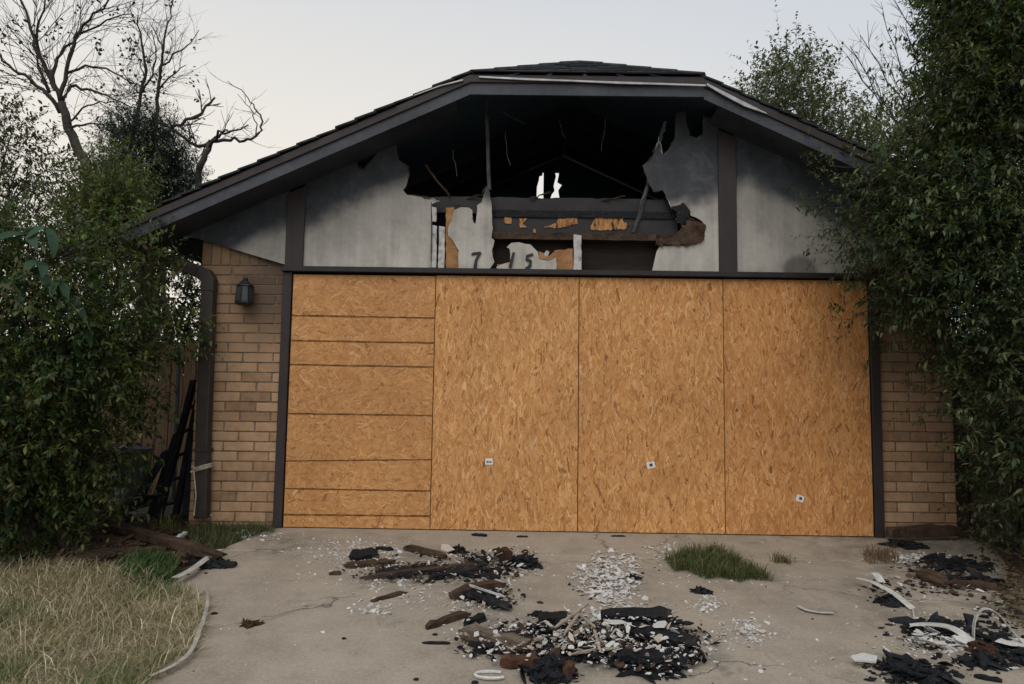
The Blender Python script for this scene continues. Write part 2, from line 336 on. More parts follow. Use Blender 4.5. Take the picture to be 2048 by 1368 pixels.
# ------------------------------------------------------------------ ground
gm = MB(); ys = [-60, -12, 0, 60, 600]; xs = [-600, -40, 0, 40, 600]
for y in ys:
    for x in xs: gm.v.append((x, y, gz(y)-0.03))
for j in range(len(ys)-1):
    for i in range(len(xs)-1):
        a = j*len(xs)+i; gm.f.append((a, a+1, a+1+len(xs), a+len(xs)))
props(gm.build('ground', 'soil'), kind='structure')
# driveway: two concrete slabs with a joint between them
dv = empty('driveway', (0, 0, 0), None, None); dv['kind'] = 'structure'
JY = G(800, 1106).y
def slab(pts, nm='slab'):
    m = MB(); n = len(pts); m.add([(x, y, gz(y)) for x, y in pts]+[(x, y, gz(y)-0.09) for x, y in pts],
        [tuple(range(n)), tuple(range(2*n-1, n-1, -1))]+[(i, i+n, (i+1)%n+n, (i+1)%n) for i in range(n)])
    return bev(m.build(nm, 'concrete', dv), 0.006)
slab([(-2.70, JY+0.006), (3.35, JY+0.006), (3.30, -0.004), (-2.52, -0.004)])
slab([(-2.35, -12), (3.6, -12), (3.36, JY-0.006), (-2.70, JY-0.006)])
MB().box(-2.6, 3.2, 0.0, 2.6, -0.1, -0.002).build('slab', 'concrete', dv)

# ------------------------------------------------------------------ house
RK = 0.46; RZ = 4.155; YF = -0.42                     # roof slope, ridge height, front of the roof
HX0, HX1, YB = -3.24, 3.14, 2.65                      # outer walls
def rz(x): return RZ-RK*abs(x)
house = empty('house', (0, 0, 0), 'fire-damaged brick house front with brown clipped gable roof and burnt-out hole above the garage opening', 'house')
CLX0, CLX1 = -0.93, 0.97                              # ends of the clipped (level) eave
CZ = 3.725

# brick walls
BL, BH, BJ = 0.262, 0.0832, 0.010
bvar = []
def brick_mesh(i, L, Hh, D=0.07):
    r = random.Random(100+i); bm = bmesh.new(); bmesh.ops.create_cube(bm, size=1.0)
    for v in bm.verts: v.co = Vector((v.co.x*L+r.uniform(-.0015, .0015), v.co.y*D, v.co.z*Hh+r.uniform(-.0015, .0015)))
    bmesh.ops.bevel(bm, geom=list(bm.edges), offset=0.004, segments=1, affect='EDGES')
    me = bpy.data.meshes.new('brick'); bm.to_mesh(me); bm.free(); me.materials.append(MATS['brick']); return me
full = [brick_mesh(i, BL-BJ, BH-BJ) for i in range(5)]
cache = {}
def brick_at(parent, x0, x1, z0, z1):
    L, Hh = x1-x0, z1-z0
    if abs(L-(BL-BJ)) < 0.003 and abs(Hh-(BH-BJ)) < 0.003: me = random.choice(full)
    else:
        key = (round(L, 2), round(Hh, 2))
        if key not in cache: cache[key] = brick_mesh(len(cache)+10, L, Hh)
        me = cache[key]
    o = link('brick', me, None, parent)
    o.location = ((x0+x1)/2, 0.035+random.uniform(-.0025, .0025), (z0+z1)/2)
    o.rotation_euler = (random.uniform(-.006, .006), 0, 0)
def brick_wall(x0, x1, ztop, soldier):
    wl = MB().box(x0+0.004, x1-0.004, 0.007, 0.11, -0.08, ztop+0.03).build('brick_wall', 'mortar', house)
    z = -0.045; row = 0
    while z < ztop-0.04:
        if soldier and abs(z-soldier) < BH*0.5:
            x = x0
            while x < x1-0.02:
                brick_at(wl, x, min(x+BH-BJ, x1), z, z+0.19); x += BH
            z += 0.19+BJ; row += 1; soldier = None; continue
        x = x0-(BL*0.5 if row % 2 else 0)+random.uniform(-.004, .004)
        while x < x1-0.01:
            a, b = max(x, x0), min(x+BL-BJ, x1)
            if b-a > 0.03: brick_at(wl, a, b, z, z+BH-BJ)
            x += BL
        z += BH; row += 1
    return wl
wl = brick_wall(HX0, -2.525, 2.52, 2.235)
wr = brick_wall(2.525, HX1, 2.52, 2.235)

# other walls and the veil-tinted sooty inside
def roofpoly(x0, x1, zlow, drop, y0, y1):
    pts = [(x0, zlow), (x1, zlow), (x1, rz(x1)-drop)]
    if x0 < 0 < x1: pts.append((0, RZ-drop))
    pts.append((x0, rz(x0)-drop)); return MB().prism(pts, y0, y1)
MB().box(HX0, HX0+0.14, 0.112, YB, -0.08, rz(HX0)-0.06).build('side_wall', 'mortar', house)
MB().box(HX1-0.14, HX1, 0.112, YB, -0.08, rz(HX1)-0.06).build('side_wall', 'mortar', house)
# back wall: pieces round two ragged burnt-through slits
sl1 = [atx(*q, YB) for q in [(1073,398),(1074,372),(1078,358),(1079,350),(1085,348),(1085,398)]]
sl2 = [atx(*q, YB) for q in [(1100,398),(1104,386),(1109,380),(1107,372),(1112,352),(1110,345),(1118,347),(1115,362),(1125,368),(1117,380),(1120,398)]]
xa, xb, xc, xd = sl1[1][0]-.03, sl1[-1][0]+.012, sl2[0][0]-.02, sl2[8][0]+.03
zb = atx(1090, 400, YB)[1]; zt = atx(1090, 343, YB)[1]
YW = YB+0.06
roofpoly(HX0+.14, xa, 0, 0.03, YB, YW).build('back_wall', 'soot_veiled', house)
roofpoly(xd, HX1-.14, 0, 0.03, YB, YW).build('back_wall', 'soot_veiled', house)
MB().box(xa, xd, YB, YW, 0, zb).build('back_wall', 'soot_veiled', house)
MB().prism([(xa, zt), (xd, zt), (xd, rz(xd)-.03), (0, RZ-.03), (xa, rz(xa)-.03)] if xd > 0 else [(xa, zt), (xd, zt), (xd, rz(xd)-.03), (xa, rz(xa)-.03)], YB, YW).build('back_wall', 'soot_veiled', house)
MB().box(xb, xc, YB, YW, zb, zt).build('stud', 'soot_veiled', house)
MB().prism([(xa, zb)]+sl1[:5]+[(sl1[4][0], zt), (xa, zt)], YB+.001, YW).build('charred_panel', 'soot_veiled', house)
MB().prism([(xc, zb)]+sl2[:6]+[(sl2[5][0], zt), (xc, zt)], YB+.001, YW).build('charred_panel', 'soot_veiled', house)
MB().prism([(xd, zb), (xd, zt), (sl2[6][0], zt)]+sl2[6:], YB+.001, YW).build('charred_panel', 'soot_veiled', house)

# roof: two slopes and the clipped front, veil-tinted soot below, shingles above
def slab3(pts, t, name, mat):
    n = len(pts); m = MB(); m.add(pts+[(x, y, z-t) for x, y, z in pts], [tuple(range(n)), tuple(range(2*n-1, n-1, -1))]+[(i, i+n, (i+1)%n+n, (i+1)%n) for i in range(n)])
    return m
AP = (0.02, 0.33, RZ+0.035); EX0, EX1 = -3.72, 3.72; BKY = YB+0.3
roof = empty('roof_tmp', (0, 0, 0), None, None); bpy.data.objects.remove(roof)
roof = slab3([(CLX0, YF, CZ), AP, (0.02, BKY, RZ+.035), (EX0, BKY, rz(EX0)), (EX0, YF, rz(EX0))], 0.03, 'roof', 'soot_veiled').build('roof', 'soot_veiled', house)
rs = slab3([(CLX1, YF, CZ), (EX1, YF, rz(EX1)), (EX1, BKY, rz(EX1)), (0.02, BKY, RZ+.035), AP], 0.03, 'roof', 'soot_veiled').build('roof', 'soot_veiled', house)
rh = slab3([(CLX0, YF, CZ), (CLX1, YF, CZ), AP], 0.03, 'roof', 'soot_veiled').build('roof', 'soot_veiled', house)
rnd = random.Random(3)
# shingles on the clipped front
A, B, P3 = Vector((CLX0, YF, CZ)), Vector((CLX1, YF, CZ)), Vector(AP)
up = (P3-(A+B)/2); nrm = (B-A).cross(up).normalized(); nc = 7
for i in range(nc):
    t0, t1 = i/nc, min((i+1.3)/nc, 1.0)
    L0, R0 = A.lerp(P3, t0), B.lerp(P3, t0); L1, R1 = A.lerp(P3, t1), B.lerp(P3, t1)
    wdt = (R0-L0).length; nk = max(1, round(wdt/0.30)); off = rnd.uniform(-.1, .1)/nk
    cuts = [0]+[min(max((j+0.5*(i % 2))/nk+off, 0), 1) for j in range(1, nk)]+[1]
    for a, b in zip(cuts, cuts[1:]):
        if b-a < 0.02: continue
        up_ = nrm*(0.016+rnd.uniform(0, .006)); lo = nrm*0.004
        q = [L0.lerp(R0, a+.004), L0.lerp(R0, b-.004), L1.lerp(R1, b-.004), L1.lerp(R1, a+.004)]
        ov = (A-P3).normalized()*0.0-Vector((0, 1, 0))*(0.03 if i == 0 else 0)
        m = MB(); vt = [q[0]+up_+ov, q[1]+up_+ov, q[2]+lo*2, q[3]+lo*2]; vb = [x-nrm*0.008 for x in vt]
        m.add(vt+vb, [(0,1,2,3),(7,6,5,4),(0,4,5,1),(1,5,6,2),(2,6,7,3),(3,7,4,0)]).build('shingle', 'shingle', rh)
# shingle ends along both rakes
for s_, par in ((-1, roof), (1, rs)):
    x = CLX0 if s_ < 0 else CLX1
    while abs(x) < 3.7:
        x2 = x+s_*0.155; e = rnd.uniform(-.012, .012)
        za, zc = rz(x)+.006, rz(x2)+.006
        m = MB(); pr = [(x-s_*0.02, za+.012+.010), (x2, zc+.026), (x2, zc+.012), (x-s_*0.02, za+.004)]
        m.prism(pr, YF-0.035+e, 0.6).build('shingle', 'shingle', par); x = x2
# ridge cap
for j in range(9):
    y = AP[1]+.02+j*0.28
    MB().prism([(-.15, RZ-.022), (0.02, RZ+.046+.003*(j%2)), (.19, RZ-.022), (.19, RZ-.034), (0.02, RZ+.036), (-.15, RZ-.034)], y, y+.30).build('ridge_cap', 'shingle', roof)
# hip caps
for S0 in (A, B):
    for j in range(5):
        p, q = S0.lerp(P3, j/5), S0.lerp(P3, (j+1.12)/5 if j < 4 else 1.0)
        MB().tube([p+Vector((0, 0, .006)), q+Vector((0, 0, .004))], [.034, .028], 6).build('hip_cap', 'shingle', rh)

# fascia boards (lower board + proud upper trim), soffit and drip edge
def fpoly(x0, x1, a, b): return [(x0, rz(x0)-a), (x1, rz(x1)-a), (x1, rz(x1)-b), (x0, rz(x0)-b)]
for x0, x1 in ((EX0, CLX0), (CLX1, EX1)):
    MB().prism(fpoly(x0, x1, 0.066, 0.170), YF, YF+.035).build('fascia_board', 'fascia_paint_veiled', house)
    MB().prism(fpoly(x0, x1, 0.010, 0.072), YF-.018, YF+.02).build('rake_trim', 'brown_trim', house)
    sx0, sx1 = (x0, -1.05) if x0 < 0 else (1.10, x1)
    m = MB().prism(fpoly(sx0, sx1, 0.152, 0.164), YF+.036, -0.005); m.build('soffit', 'fascia_paint_veiled', house)
MB().box(CLX0, CLX1, YF-.001, YF+.034, CZ-.168, CZ-.066).build('fascia_board', 'fascia_paint_veiled', house)
MB().box(CLX0, CLX1, YF-.019, YF+.019, CZ-.070, CZ-.012).build('rake_trim', 'brown_trim', house)
# bent metal drip edge
def strip(px, thick, Y, name, mat, parent, d=0.012):
    up_ = [atx(x, y, Y) for x, y in px]; lo = [(x, z-t) for (x, z), t in zip(up_, thick)]
    return MB().prism(up_+lo[::-1], Y, Y+d).build(name, mat, parent)
strip([(958,152),(1050,156),(1150,160),(1240,163),(1330,166),(1412,169)], [.011,.016,.012,.018,.014,.012], YF-.034, 'drip_edge', 'drip_metal', house)
strip([(1414,166),(1450,184),(1490,204),(1534,226)], [.018,.032,.035,.006], YF-.034, 'drip_edge', 'drip_metal', house)
strip([(828,190),(880,170),(926,158)], [.004,.010,.012], YF-.034, 'drip_edge', 'drip_metal', house)
# rafters under the roof, the ones one sees through the hole
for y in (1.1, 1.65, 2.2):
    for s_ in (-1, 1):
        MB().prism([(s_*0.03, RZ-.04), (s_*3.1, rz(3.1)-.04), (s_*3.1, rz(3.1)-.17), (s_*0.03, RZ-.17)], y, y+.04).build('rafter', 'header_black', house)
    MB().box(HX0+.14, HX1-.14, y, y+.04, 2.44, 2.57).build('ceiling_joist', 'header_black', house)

# siding panels with torn edges
YS = -0.052
def Z4(pts, s, ox, oy): return [(ox+x/s, oy+y/s) for x, y in pts]
def px_poly(pts, Y=YS): return [atx(x, y, Y) for x, y in pts]
def rough_edge(pts, amp, step=0.035, closed=True):
    """adds small random notches along the torn edges"""
    r = random.Random(len(pts)*13); out = []
    for i, p in enumerate(pts):
        q = pts[(i+1) % len(pts)]; out.append(p)
        if not closed and i == len(pts)-1: continue
        d = math.hypot(q[0]-p[0], q[1]-p[1]); n = int(d/step)
        for j in range(1, n):
            t = j/n; out.append((p[0]+(q[0]-p[0])*t+r.uniform(-amp, amp), p[1]+(q[1]-p[1])*t+r.uniform(-amp, amp)))
    return out
DR = 0.10
TL, TR = atx(572, 500, YS)[0], atx(608, 500, YS)[0]
UL, UR = atx(1437, 500, YS)[0], atx(1473, 500, YS)[0]
zhd = 2.185
def panel(name, pts, mat='siding_paint', y0=YS, t=0.012, par=house):
    return MB().prism(pts, y0, y0+t).build(name, mat, par)
a, b, c_ = atx(300, 470, YS), atx(395, 477, YS), atx(572, 530, YS)
panel('siding_panel', [(HX0-.42, a[1]), a, b, (TL+.01, c_[1]), (TL+.01, rz(TL)-DR), (HX0-.42, rz(HX0-.42)-DR)])
s2 = px_poly([(682,336),(688,318),(704,312),(715,331),(727,342),(741,325),(758,302),(766,280),(769,262),(792,255),(793,290),(796,318),(813,335),(818,350),(812,372),(806,380),(813,389),(831,392),(850,396),(880,402),(864,408)])
x860, z860 = atx(860, 539, YS)
panel('siding_panel', [(TR-.01, zhd), (x860, zhd-.005)]+rough_edge(s2[::-1], .006, closed=False)+[(atx(680, 330, YS)[0], rz(-2.0)-DR), (TR-.01, rz(TR)-DR)])
z6 = lambda pts: Z4(pts, 3.413, 820, 360)
s3 = px_poly(z6([(285,270),(300,205),(350,185),(400,188),(425,205),(432,285),(446,302),(455,235),(458,172),(490,150),(505,90),(520,40),(545,85),(558,190),(565,330),(555,392),(576,412),(558,480),(576,560),(545,606),(330,612),(332,480),(292,412),(262,380),(262,320)]))
panel('siding_remnant', rough_edge(s3, .004))
s4 = px_poly(z6([(680,470),(660,458),(690,430),(740,424),(822,440),(872,490),(882,540),(950,552),(996,530),(1002,580),(996,628),(596,618),(590,592),(640,572),(684,560)]))
panel('siding_remnant', rough_edge(s4, .004))
z5 = lambda pts: Z4(pts, 2.731, 1000, 100)
s5 = px_poly(z5([(1112,340),(1105,460),(1072,482),(1036,470),(1020,400),(1012,330),(962,345),(952,490),(930,530),(890,572),(880,500),(912,395),(900,385),(868,480),(830,590),(780,630),(800,690),(822,742),(842,776),(890,766),(910,800),(938,862),(986,858),(1002,838),(1030,870),(1042,905),(1100,932),(1125,962),(1118,1022),(1070,1056),(872,1072),(856,1100),(842,1160)]))
panel('siding_panel', rough_edge(s5, .006, closed=False)+[(atx(1304, 545, YS)[0], zhd-.005), (UL+.01, zhd-.005), (UL+.01, rz(UL)-DR), (atx(1408, 230, YS)[0], rz(1.1)-DR)])
panel('siding_panel', [(UR-.01, zhd-.005), (UR+.95, zhd-.005), (HX1-.05, 2.43), (HX1+.42, 2.46), (HX1+.42, rz(HX1+.42)-DR), (UR-.01, rz(UR)-DR)], 'siding_paint_blob')
def torn(pxs, name, mat, rad, y, seed, keep=1.0):
    r = random.Random(seed); pts = []
    for (x0, y0), (x1, y1) in zip(pxs, pxs[1:]):
        n = max(2, int(math.hypot(x1-x0, y1-y0)/7))
        for i in range(n): pts.append(Vector(at(x0+(x1-x0)*i/n+r.uniform(-2.2, 2.2), y0+(y1-y0)*i/n+r.uniform(-2.2, 2.2), y+r.uniform(-.012, .006))))
    m = MB(); i = 0
    while i < len(pts)-2:
        L = r.randint(3, 8); seg = pts[i:i+L+1]
        if r.random() < keep and len(seg) > 2: m.tube(seg, [rad*r.uniform(.3, 1.5) for _ in seg], 4)
        i += L
    return m.build(name, mat, house)
E2 = [(682,336),(688,318),(704,312),(715,331),(727,342),(741,325),(758,302),(766,280),(793,290),(796,318),(813,335),(818,350),(812,372),(806,380),(813,389),(831,392),(850,396),(880,402)]
E5 = z5([(1105,460),(1072,482),(1036,470),(1020,400),(962,400),(952,490),(930,530),(890,572),(868,480),(830,590),(780,630),(800,690),(822,742),(842,776),(890,766),(910,800),(938,862),(986,858)])
torn(E2, 'charred_edge', 'charred_brown', .010, YS+.014, 1); torn(E5, 'charred_edge', 'charred_brown', .010, YS+.014, 2)
torn(E2[9:], 'peeled_edge', 'peeling_white', .005, YS-.004, 3, .55); torn(E5[7:], 'peeled_edge', 'peeling_white', .005, YS-.004, 4, .55)
torn([(905,410),(935,412),(946,440),(955,420),(965,395),(972,372),(982,395),(985,455),(984,530)], 'charred_edge', 'charred_brown', .006, YS+.014, 5, .8)
# curled edge of the left panel, horizontal lap joint
MB().tube([at(863, y, YS-.006+.01*math.sin(y*.05)) for y in range(404, 540, 9)], .006, 5).build('curled_edge', 'soot_gray', house)
# brown posts on the siding
for x0, x1 in ((TL, TR), (UL, UR)):
    bev(MB().prism([(x0, zhd-.03), (x1, zhd-.03), (x1, rz(x1)-.19), (x0, rz(x0)-.19)], YS-.024, YS-.001).build('trim_post', 'brown_trim', house))
# exposed sheathing, battens, cavity
yc = 0.0
MB().box(atx(855, 500)[0], atx(1330, 500)[0], 0.075, 0.09, 2.12, atx(1100, 470, .08)[1]).build('cavity_board', 'cavity_board', house)
for pts in ([(245,190),(300,185),(335,600),(245,610)], [(878,486),(945,520),(990,480),(1112,468),(1112,630),(985,628),(940,545),(880,540)], [(596,575),(684,560),(690,612),(596,616)]):
    panel('sheathing_remnant', rough_edge(px_poly(z6(pts), YS+.014), .005), 'sheathing_tan', YS+.014)
for x0, x1, y0, y1 in ((861,873,415,443), (861,874,452,535), (876,890,454,538), (1147,1163,471,545)):
    p, q = atx(x0, y1, YS), atx(x1, y0, YS)
    bev(panel('batten', rough_edge([(p[0], p[1]), (q[0], p[1]), (q[0], q[1]), (p[0], q[1]+.01)], .003), 'peeling_white', YS-.001, .02), .002)
panel('paint_flake', rough_edge(px_poly(z6([(916,500),(932,476),(952,488),(940,520),(922,520)])), .002), 'peeling_white', YS+.01, .003)
# burnt header with unburnt patches, joist above, ledger below
def hb(x0, x1, y0, y1, Y, d, name, mat, amp=.006):
    p, q = atx(x0, y1, Y), atx(x1, y0, Y)
    return panel(name, rough_edge([(p[0], p[1]), (q[0], p[1]), (q[0], q[1]), (p[0], q[1])], amp, .06), mat, Y, d)
hb(846, 1350, 399, 424, 0.03, .10, 'charred_joist', 'header_black')
hb(980, 1356, 423, 469, 0.012, .05, 'header_beam', 'header_black')
hb(984, 1352, 424, 433, -0.004, .014, 'beam_lip', 'charred_wood', .003)
hb(986, 1312, 468, 477, -0.03, .09, 'ledger_board', 'charred_brown', .003)
hb(1312, 1372, 470, 489, -0.035, .05, 'splintered_ledger', 'scorched_brown', .008)
for pts in ([(640,250),(688,250),(692,300),(648,296)], [(745,262),(800,262),(770,300),(802,322),(752,326)], [(908,322),(1000,295),(1010,268),(1060,262),(1085,250),(1140,262),(1145,300),(1080,315),(1000,330)],
            [(1230,320),(1262,262),(1275,250),(1450,252),(1460,290),(1502,298),(1470,336),(1300,346),(1232,340)], [(600,362),(690,366),(690,388),(606,388)], [(842,335),(856,335),(854,370),(842,366)]):
    panel('unburnt_patch', rough_edge(px_poly(z6(pts), 0.006), .006, .02), 'bare_wood', 0.004, .012)
CS1 = z6([(1680,400),(1800,388),(1850,330),(1905,262),(1985,290),(2020,330),(2012,400),(1940,436),(1830,440),(1690,440)])
CS2 = z6([(1775,190),(1800,176),(1865,150),(1890,180),(1915,215),(1910,262),(1880,300),(1820,300),(1815,215)])
panel('curled_sheathing', rough_edge(px_poly(CS1, YS-.012), .016, .022), 'scorched_brown', YS-.014, .012)
panel('curled_sheathing', rough_edge(px_poly([(x*.96+1378*.04-3, y*.93+462*.07+3) for x, y in CS1], YS-.02), .020, .02), 'charred_brown', YS-.022, .007)
panel('curled_sheathing', rough_edge(px_poly(CS2, YS-.01), .016, .022), 'scorched_brown', YS-.012, .016)
panel('curled_sheathing', rough_edge(px_poly([(x*.9+1362*.1, y*.9+426*.1) for x, y in CS2], YS-.02), .018, .02), 'charred_wood', YS-.024, .008)
for p_, q_, r_, mt in (((1010,262),(1018,330),.004,'soot_gray'), ((1212,232),(1204,300),.004,'soot_gray'), ((1120,240),(1128,276),.003,'soot_gray'), ((905,300),(912,352),.004,'soot_gray'), ((850,330),(900,392),.010,'charred_brown'), ((1060,398),(1100,384),.009,'charred_brown'), ((1200,402),(1250,392),.008,'charred_brown'), ((930,398),(968,388),.009,'charred_brown')):
    A_, B_ = Vector(at(*p_, .02)), Vector(at(*q_, .0)); rr_ = random.Random(int(p_[0]))
    MB().tube([A_.lerp(B_, i/6)+Vector((rr_.uniform(-.012, .012), rr_.uniform(-.02, .02), 0)) for i in range(7)], [r_*rr_.uniform(.7, 1.2) for _ in range(7)], 4).build('hanging_wire' if r_ < .005 else 'broken_lath', mt, house)
# hanging laths and studs in the hole
def stick(p, q, r0, name, mat, Y0, Y1, n=5, jit=.01):
    A_, B_ = Vector(at(*p, Y0)), Vector(at(*q, Y1)); rr = random.Random(int(p[0]))
    return MB().tube([A_.lerp(B_, i/n)+Vector((rr.uniform(-jit, jit), 0, 0)) for i in range(n+1)], r0, 4).build(name, mat, house)
stick((974, 200), (977, 380), .019, 'hanging_lath', 'soot_gray', .0, .0)
stick((1330, 245), (1292, 372), .012, 'hanging_lath', 'soot_gray', .02, .02)
stick((1296, 372), (1268, 466), .019, 'hanging_lath', 'soot_gray', .0, -.01)
stick((1000, 222), (1052, 248), .006, 'hanging_wire', 'soot_gray', .1, .3)
stick((868, 244), (898, 236), .010, 'hanging_lath', 'soot_gray', .1, .12)
# door head and jambs
p, q = atx(570, 531, -.07), atx(1731, 553, -.07)
bev(MB().box(-2.53, 2.475, -.078, .05, 2.143, 2.188).build('door_head', 'header_black', house))
bev(MB().box(-2.522, -2.446, -.045, .10, -.02, 2.142).build('door_jamb', 'brown_trim', house))
bev(MB().box(2.446, 2.522, -.045, .10, -.02, 2.142).build('door_jamb', 'brown_trim', house))
# house number: black stroke digits
def digit(strokes, ox, oy, s, wd):
    m = MB()
    for st in strokes:
        for (x0, y0, w0), (x1, y1, w1) in zip(st, st[1:]):
            a_, b_ = np.array(atx(ox+x0*s, oy+y0*s, YS)), np.array(atx(ox+x1*s, oy+y1*s, YS))
            d = (b_-a_)/np.linalg.norm(b_-a_); nn = np.array([-d[1], d[0]]); a_ = a_-d*.004; b_ = b_+d*.004
            m.prism([tuple(a_+nn*w0*wd), tuple(b_+nn*w1*wd), tuple(b_-nn*w1*wd), tuple(a_-nn*w0*wd)], YS-.012-random.random()*.002, YS-.002)
    return m.build('house_number', 'digit_black', house)
digit([[(0,1,.7),(1,.5,1.1),(5.2,0,1.0)], [(5.2,0,1),(2.6,4.5,1.1),(2.0,9,1.6)]], 944, 506, 3.2, .0095)['label'] = 'black digit 7'
digit([[(2.6,0,.9),(1.6,4,1.2),(.4,8.8,1.3)]], 1019, 506, 3.2, .010)['label'] = 'black digit 1'
digit([[(4.8,0,1),(1.4,1,1.1)], [(1.4,1,1),(1,3.4,1)], [(1,3.4,1),(3.4,4,1.2),(3.2,6.8,1.3),(1.4,8.8,1.2),(0.4,8.6,.8)]], 1050, 509, 3.2, .0095)['label'] = 'black digit 5'

# ------------------------------------------------------------------ boarded-up opening: four strand boards
PAL = 0.95*np.array([(0.59,0.295,0.105), (0.66,0.360,0.145), (0.52,0.245,0.078), (0.72,0.44,0.21), (0.45,0.195,0.060), (0.25,0.100,0.034), (0.61,0.32,0.145)])
PW = np.array([.27, .22, .20, .08, .14, .04, .05])
def strands(w_, h_, N, ang0, angsd, lmean, seed, contrast, shift):
    r = np.random.default_rng(seed)
    cx, cz = r.uniform(-.02, w_+.02, N), r.uniform(-.02, h_+.02, N)
    L = np.clip(r.lognormal(math.log(lmean), .45, N), .02, .17); Wd = np.clip(r.lognormal(math.log(.0115), .5, N), .004, .036)
    an = ang0+r.normal(0, angsd, N); d = np.stack([np.sin(an), np.cos(an)], 1); s_ = np.stack([d[:, 1], -d[:, 0]], 1)
    base = np.stack([cx, cz], 1); tp = lambda: r.uniform(.35, 1.0, N)[:, None]
    pts = [base-d*(L/2)[:, None]*r.uniform(.8, 1.05, N)[:, None]-s_*(Wd/2)[:, None]*tp(), base-s_*(Wd/2)[:, None]*r.uniform(.8, 1.1, N)[:, None],
           base+d*(L/2)[:, None]*r.uniform(.8, 1.05, N)[:, None]-s_*(Wd/2)[:, None]*tp(), base+d*(L/2)[:, None]*r.uniform(.8, 1.05, N)[:, None]+s_*(Wd/2)[:, None]*tp(),
           base+s_*(Wd/2)[:, None]*r.uniform(.8, 1.1, N)[:, None], base-d*(L/2)[:, None]*r.uniform(.8, 1.05, N)[:, None]+s_*(Wd/2)[:, None]*tp()]
    dep = r.uniform(.0002, .0022, N); pick = r.choice(len(PAL), N, p=PW)
    # knots of darker, narrower strands lie a little deeper
    Wd[pick == 5] *= .6
    V = np.zeros((N, 6, 3)); U = np.zeros((N, 6, 2)); uu = [0, .5, 1, 1, .5, 0]; vv = [0, 0, 0, 1, 1, 1]
    for i, p_ in enumerate(pts):
        V[:, i, 0] = np.clip(p_[:, 0], .0015, w_-.0015); V[:, i, 2] = np.clip(p_[:, 1], .0015, h_-.0015)
        V[:, i, 1] = -dep+r.uniform(-.00012, .00012, N); U[:, i, 0] = uu[i]+r.uniform(0, 50, N)*0+np.arange(N)*1.37; U[:, i, 1] = vv[i]*Wd/.015*.5+np.arange(N)*.77
    colr = PAL[pick]; mean = PAL[:3].mean(0); colr = mean+(colr-mean)*contrast
    colr = colr*r.normal(1, .09*contrast, N)[:, None]*np.array(shift)
    b_ = (np.arange(N)*6)[:, None]
    F = np.concatenate([b_+np.array([[0, 1, 5]]), b_+np.array([[1, 4, 5]]), b_+np.array([[1, 2, 4]]), b_+np.array([[2, 3, 4]])], 0)
    return npmesh('strand_face', V.reshape(-1, 3), F, np.repeat(np.clip(colr, .02, .9), 6, 0), U.reshape(-1, 2))
YO = -0.026; GAP = .006
SH = [('leftmost strand board sheet, crossed by horizontal dark guide lines', PI/2, 1.0, .055, .66, (.94, .93, .93), 2.118),
      ('second strand board sheet from the left, with a squared white sticker', 0, .36, .060, .85, (1.04, 1.04, 1.02), 2.124),
      ('third strand board sheet from the left, with a tilted white sticker', 0, .36, .060, .85, (1.0, .98, .94), 2.124),
      ('rightmost strand board sheet beside the leafy shrub, sticker near its foot', 0, .36, .060, .85, (.95, .90, .86), 2.126)]
for i, (lab, a0, asd, lm, con, shf, h_) in enumerate(SH):
    x0 = -2.44+i*1.22+GAP/2; w_ = 1.22-GAP
    root = empty('strand_board', (x0, YO, 0.006), lab, 'board', 'boards over the garage opening')
    m = MB().box(x0, x0+w_, YO, YO+.011, .006, .006+h_); m.build('board_core', 'osb_edge', root)
    o = link('strand_face', strands(w_, h_, 15000, a0, asd, lm, 40+i, con, shf), 'strand', None); o.parent = root; o['kind'] = 'stuff'
    if i == 0:
        for (xa_, ya), (xb_, yb), hf in (((588,631),(870,636),.0075), ((587,681),(868,686),.0075), ((585,729),(866,734),.0075), ((581,827),(864,831),.0075), ((578,922),(862,919),.0055), ((575,977),(861,982),.007), ((573,1029),(859,1032),.007)):
            p, q = atx(xa_, ya, YO), atx(xb_, yb, YO); p = (x0+.002, p[1]); q = (x0+w_-.002, q[1])
            top, bot = [], []; rr = random.Random(ya)
            for t in np.linspace(0, 1, 22):
                X_ = p[0]+(q[0]-p[0])*t; Z_ = p[1]+(q[1]-p[1])*t; top.append((X_, Z_+hf*rr.uniform(.5, 1.2))); bot.append((X_, Z_-hf*rr.uniform(.5, 1.2)))
            MB().prism(bot+top[::-1], YO-.0036, YO-.0025).build('guide_line', 'guide_ink', root)
def sticker(px, py, rot, w_, h_, marks, parent_i):
    root = [o for o in COL.objects if o.name.startswith('strand_board')][parent_i]
    cx, cz = atx(px, py, YO-.003); c, s_ = math.cos(rot), math.sin(rot)
    R = lambda x, z: (cx+x*c-z*s_, cz+x*s_+z*c)
    st = MB().prism([R(-w_, -h_), R(w_, -h_), R(w_, h_), R(-w_, h_)], YO-.0042, YO-.0026).build('sticker', 'sticker_paper', root)
    for x, z, a, b in marks:
        MB().prism([R(x-a, z-b), R(x+a, z-b), R(x+a, z+b), R(x-a, z+b)], YO-.0050, YO-.0044).build('printed_mark', 'sticker_ink', st)
sticker(978, 923, 0.0, .031, .026, [(-.011, -.004, .008, .007), (.011, -.004, .008, .007)], 1)
sticker(1302, 930, .22, .034, .026, [(.0, .0, .013, .012)], 2)
sticker(1600, 997, -.3, .032, .026, [(.004, .002, .012, .011)], 3)

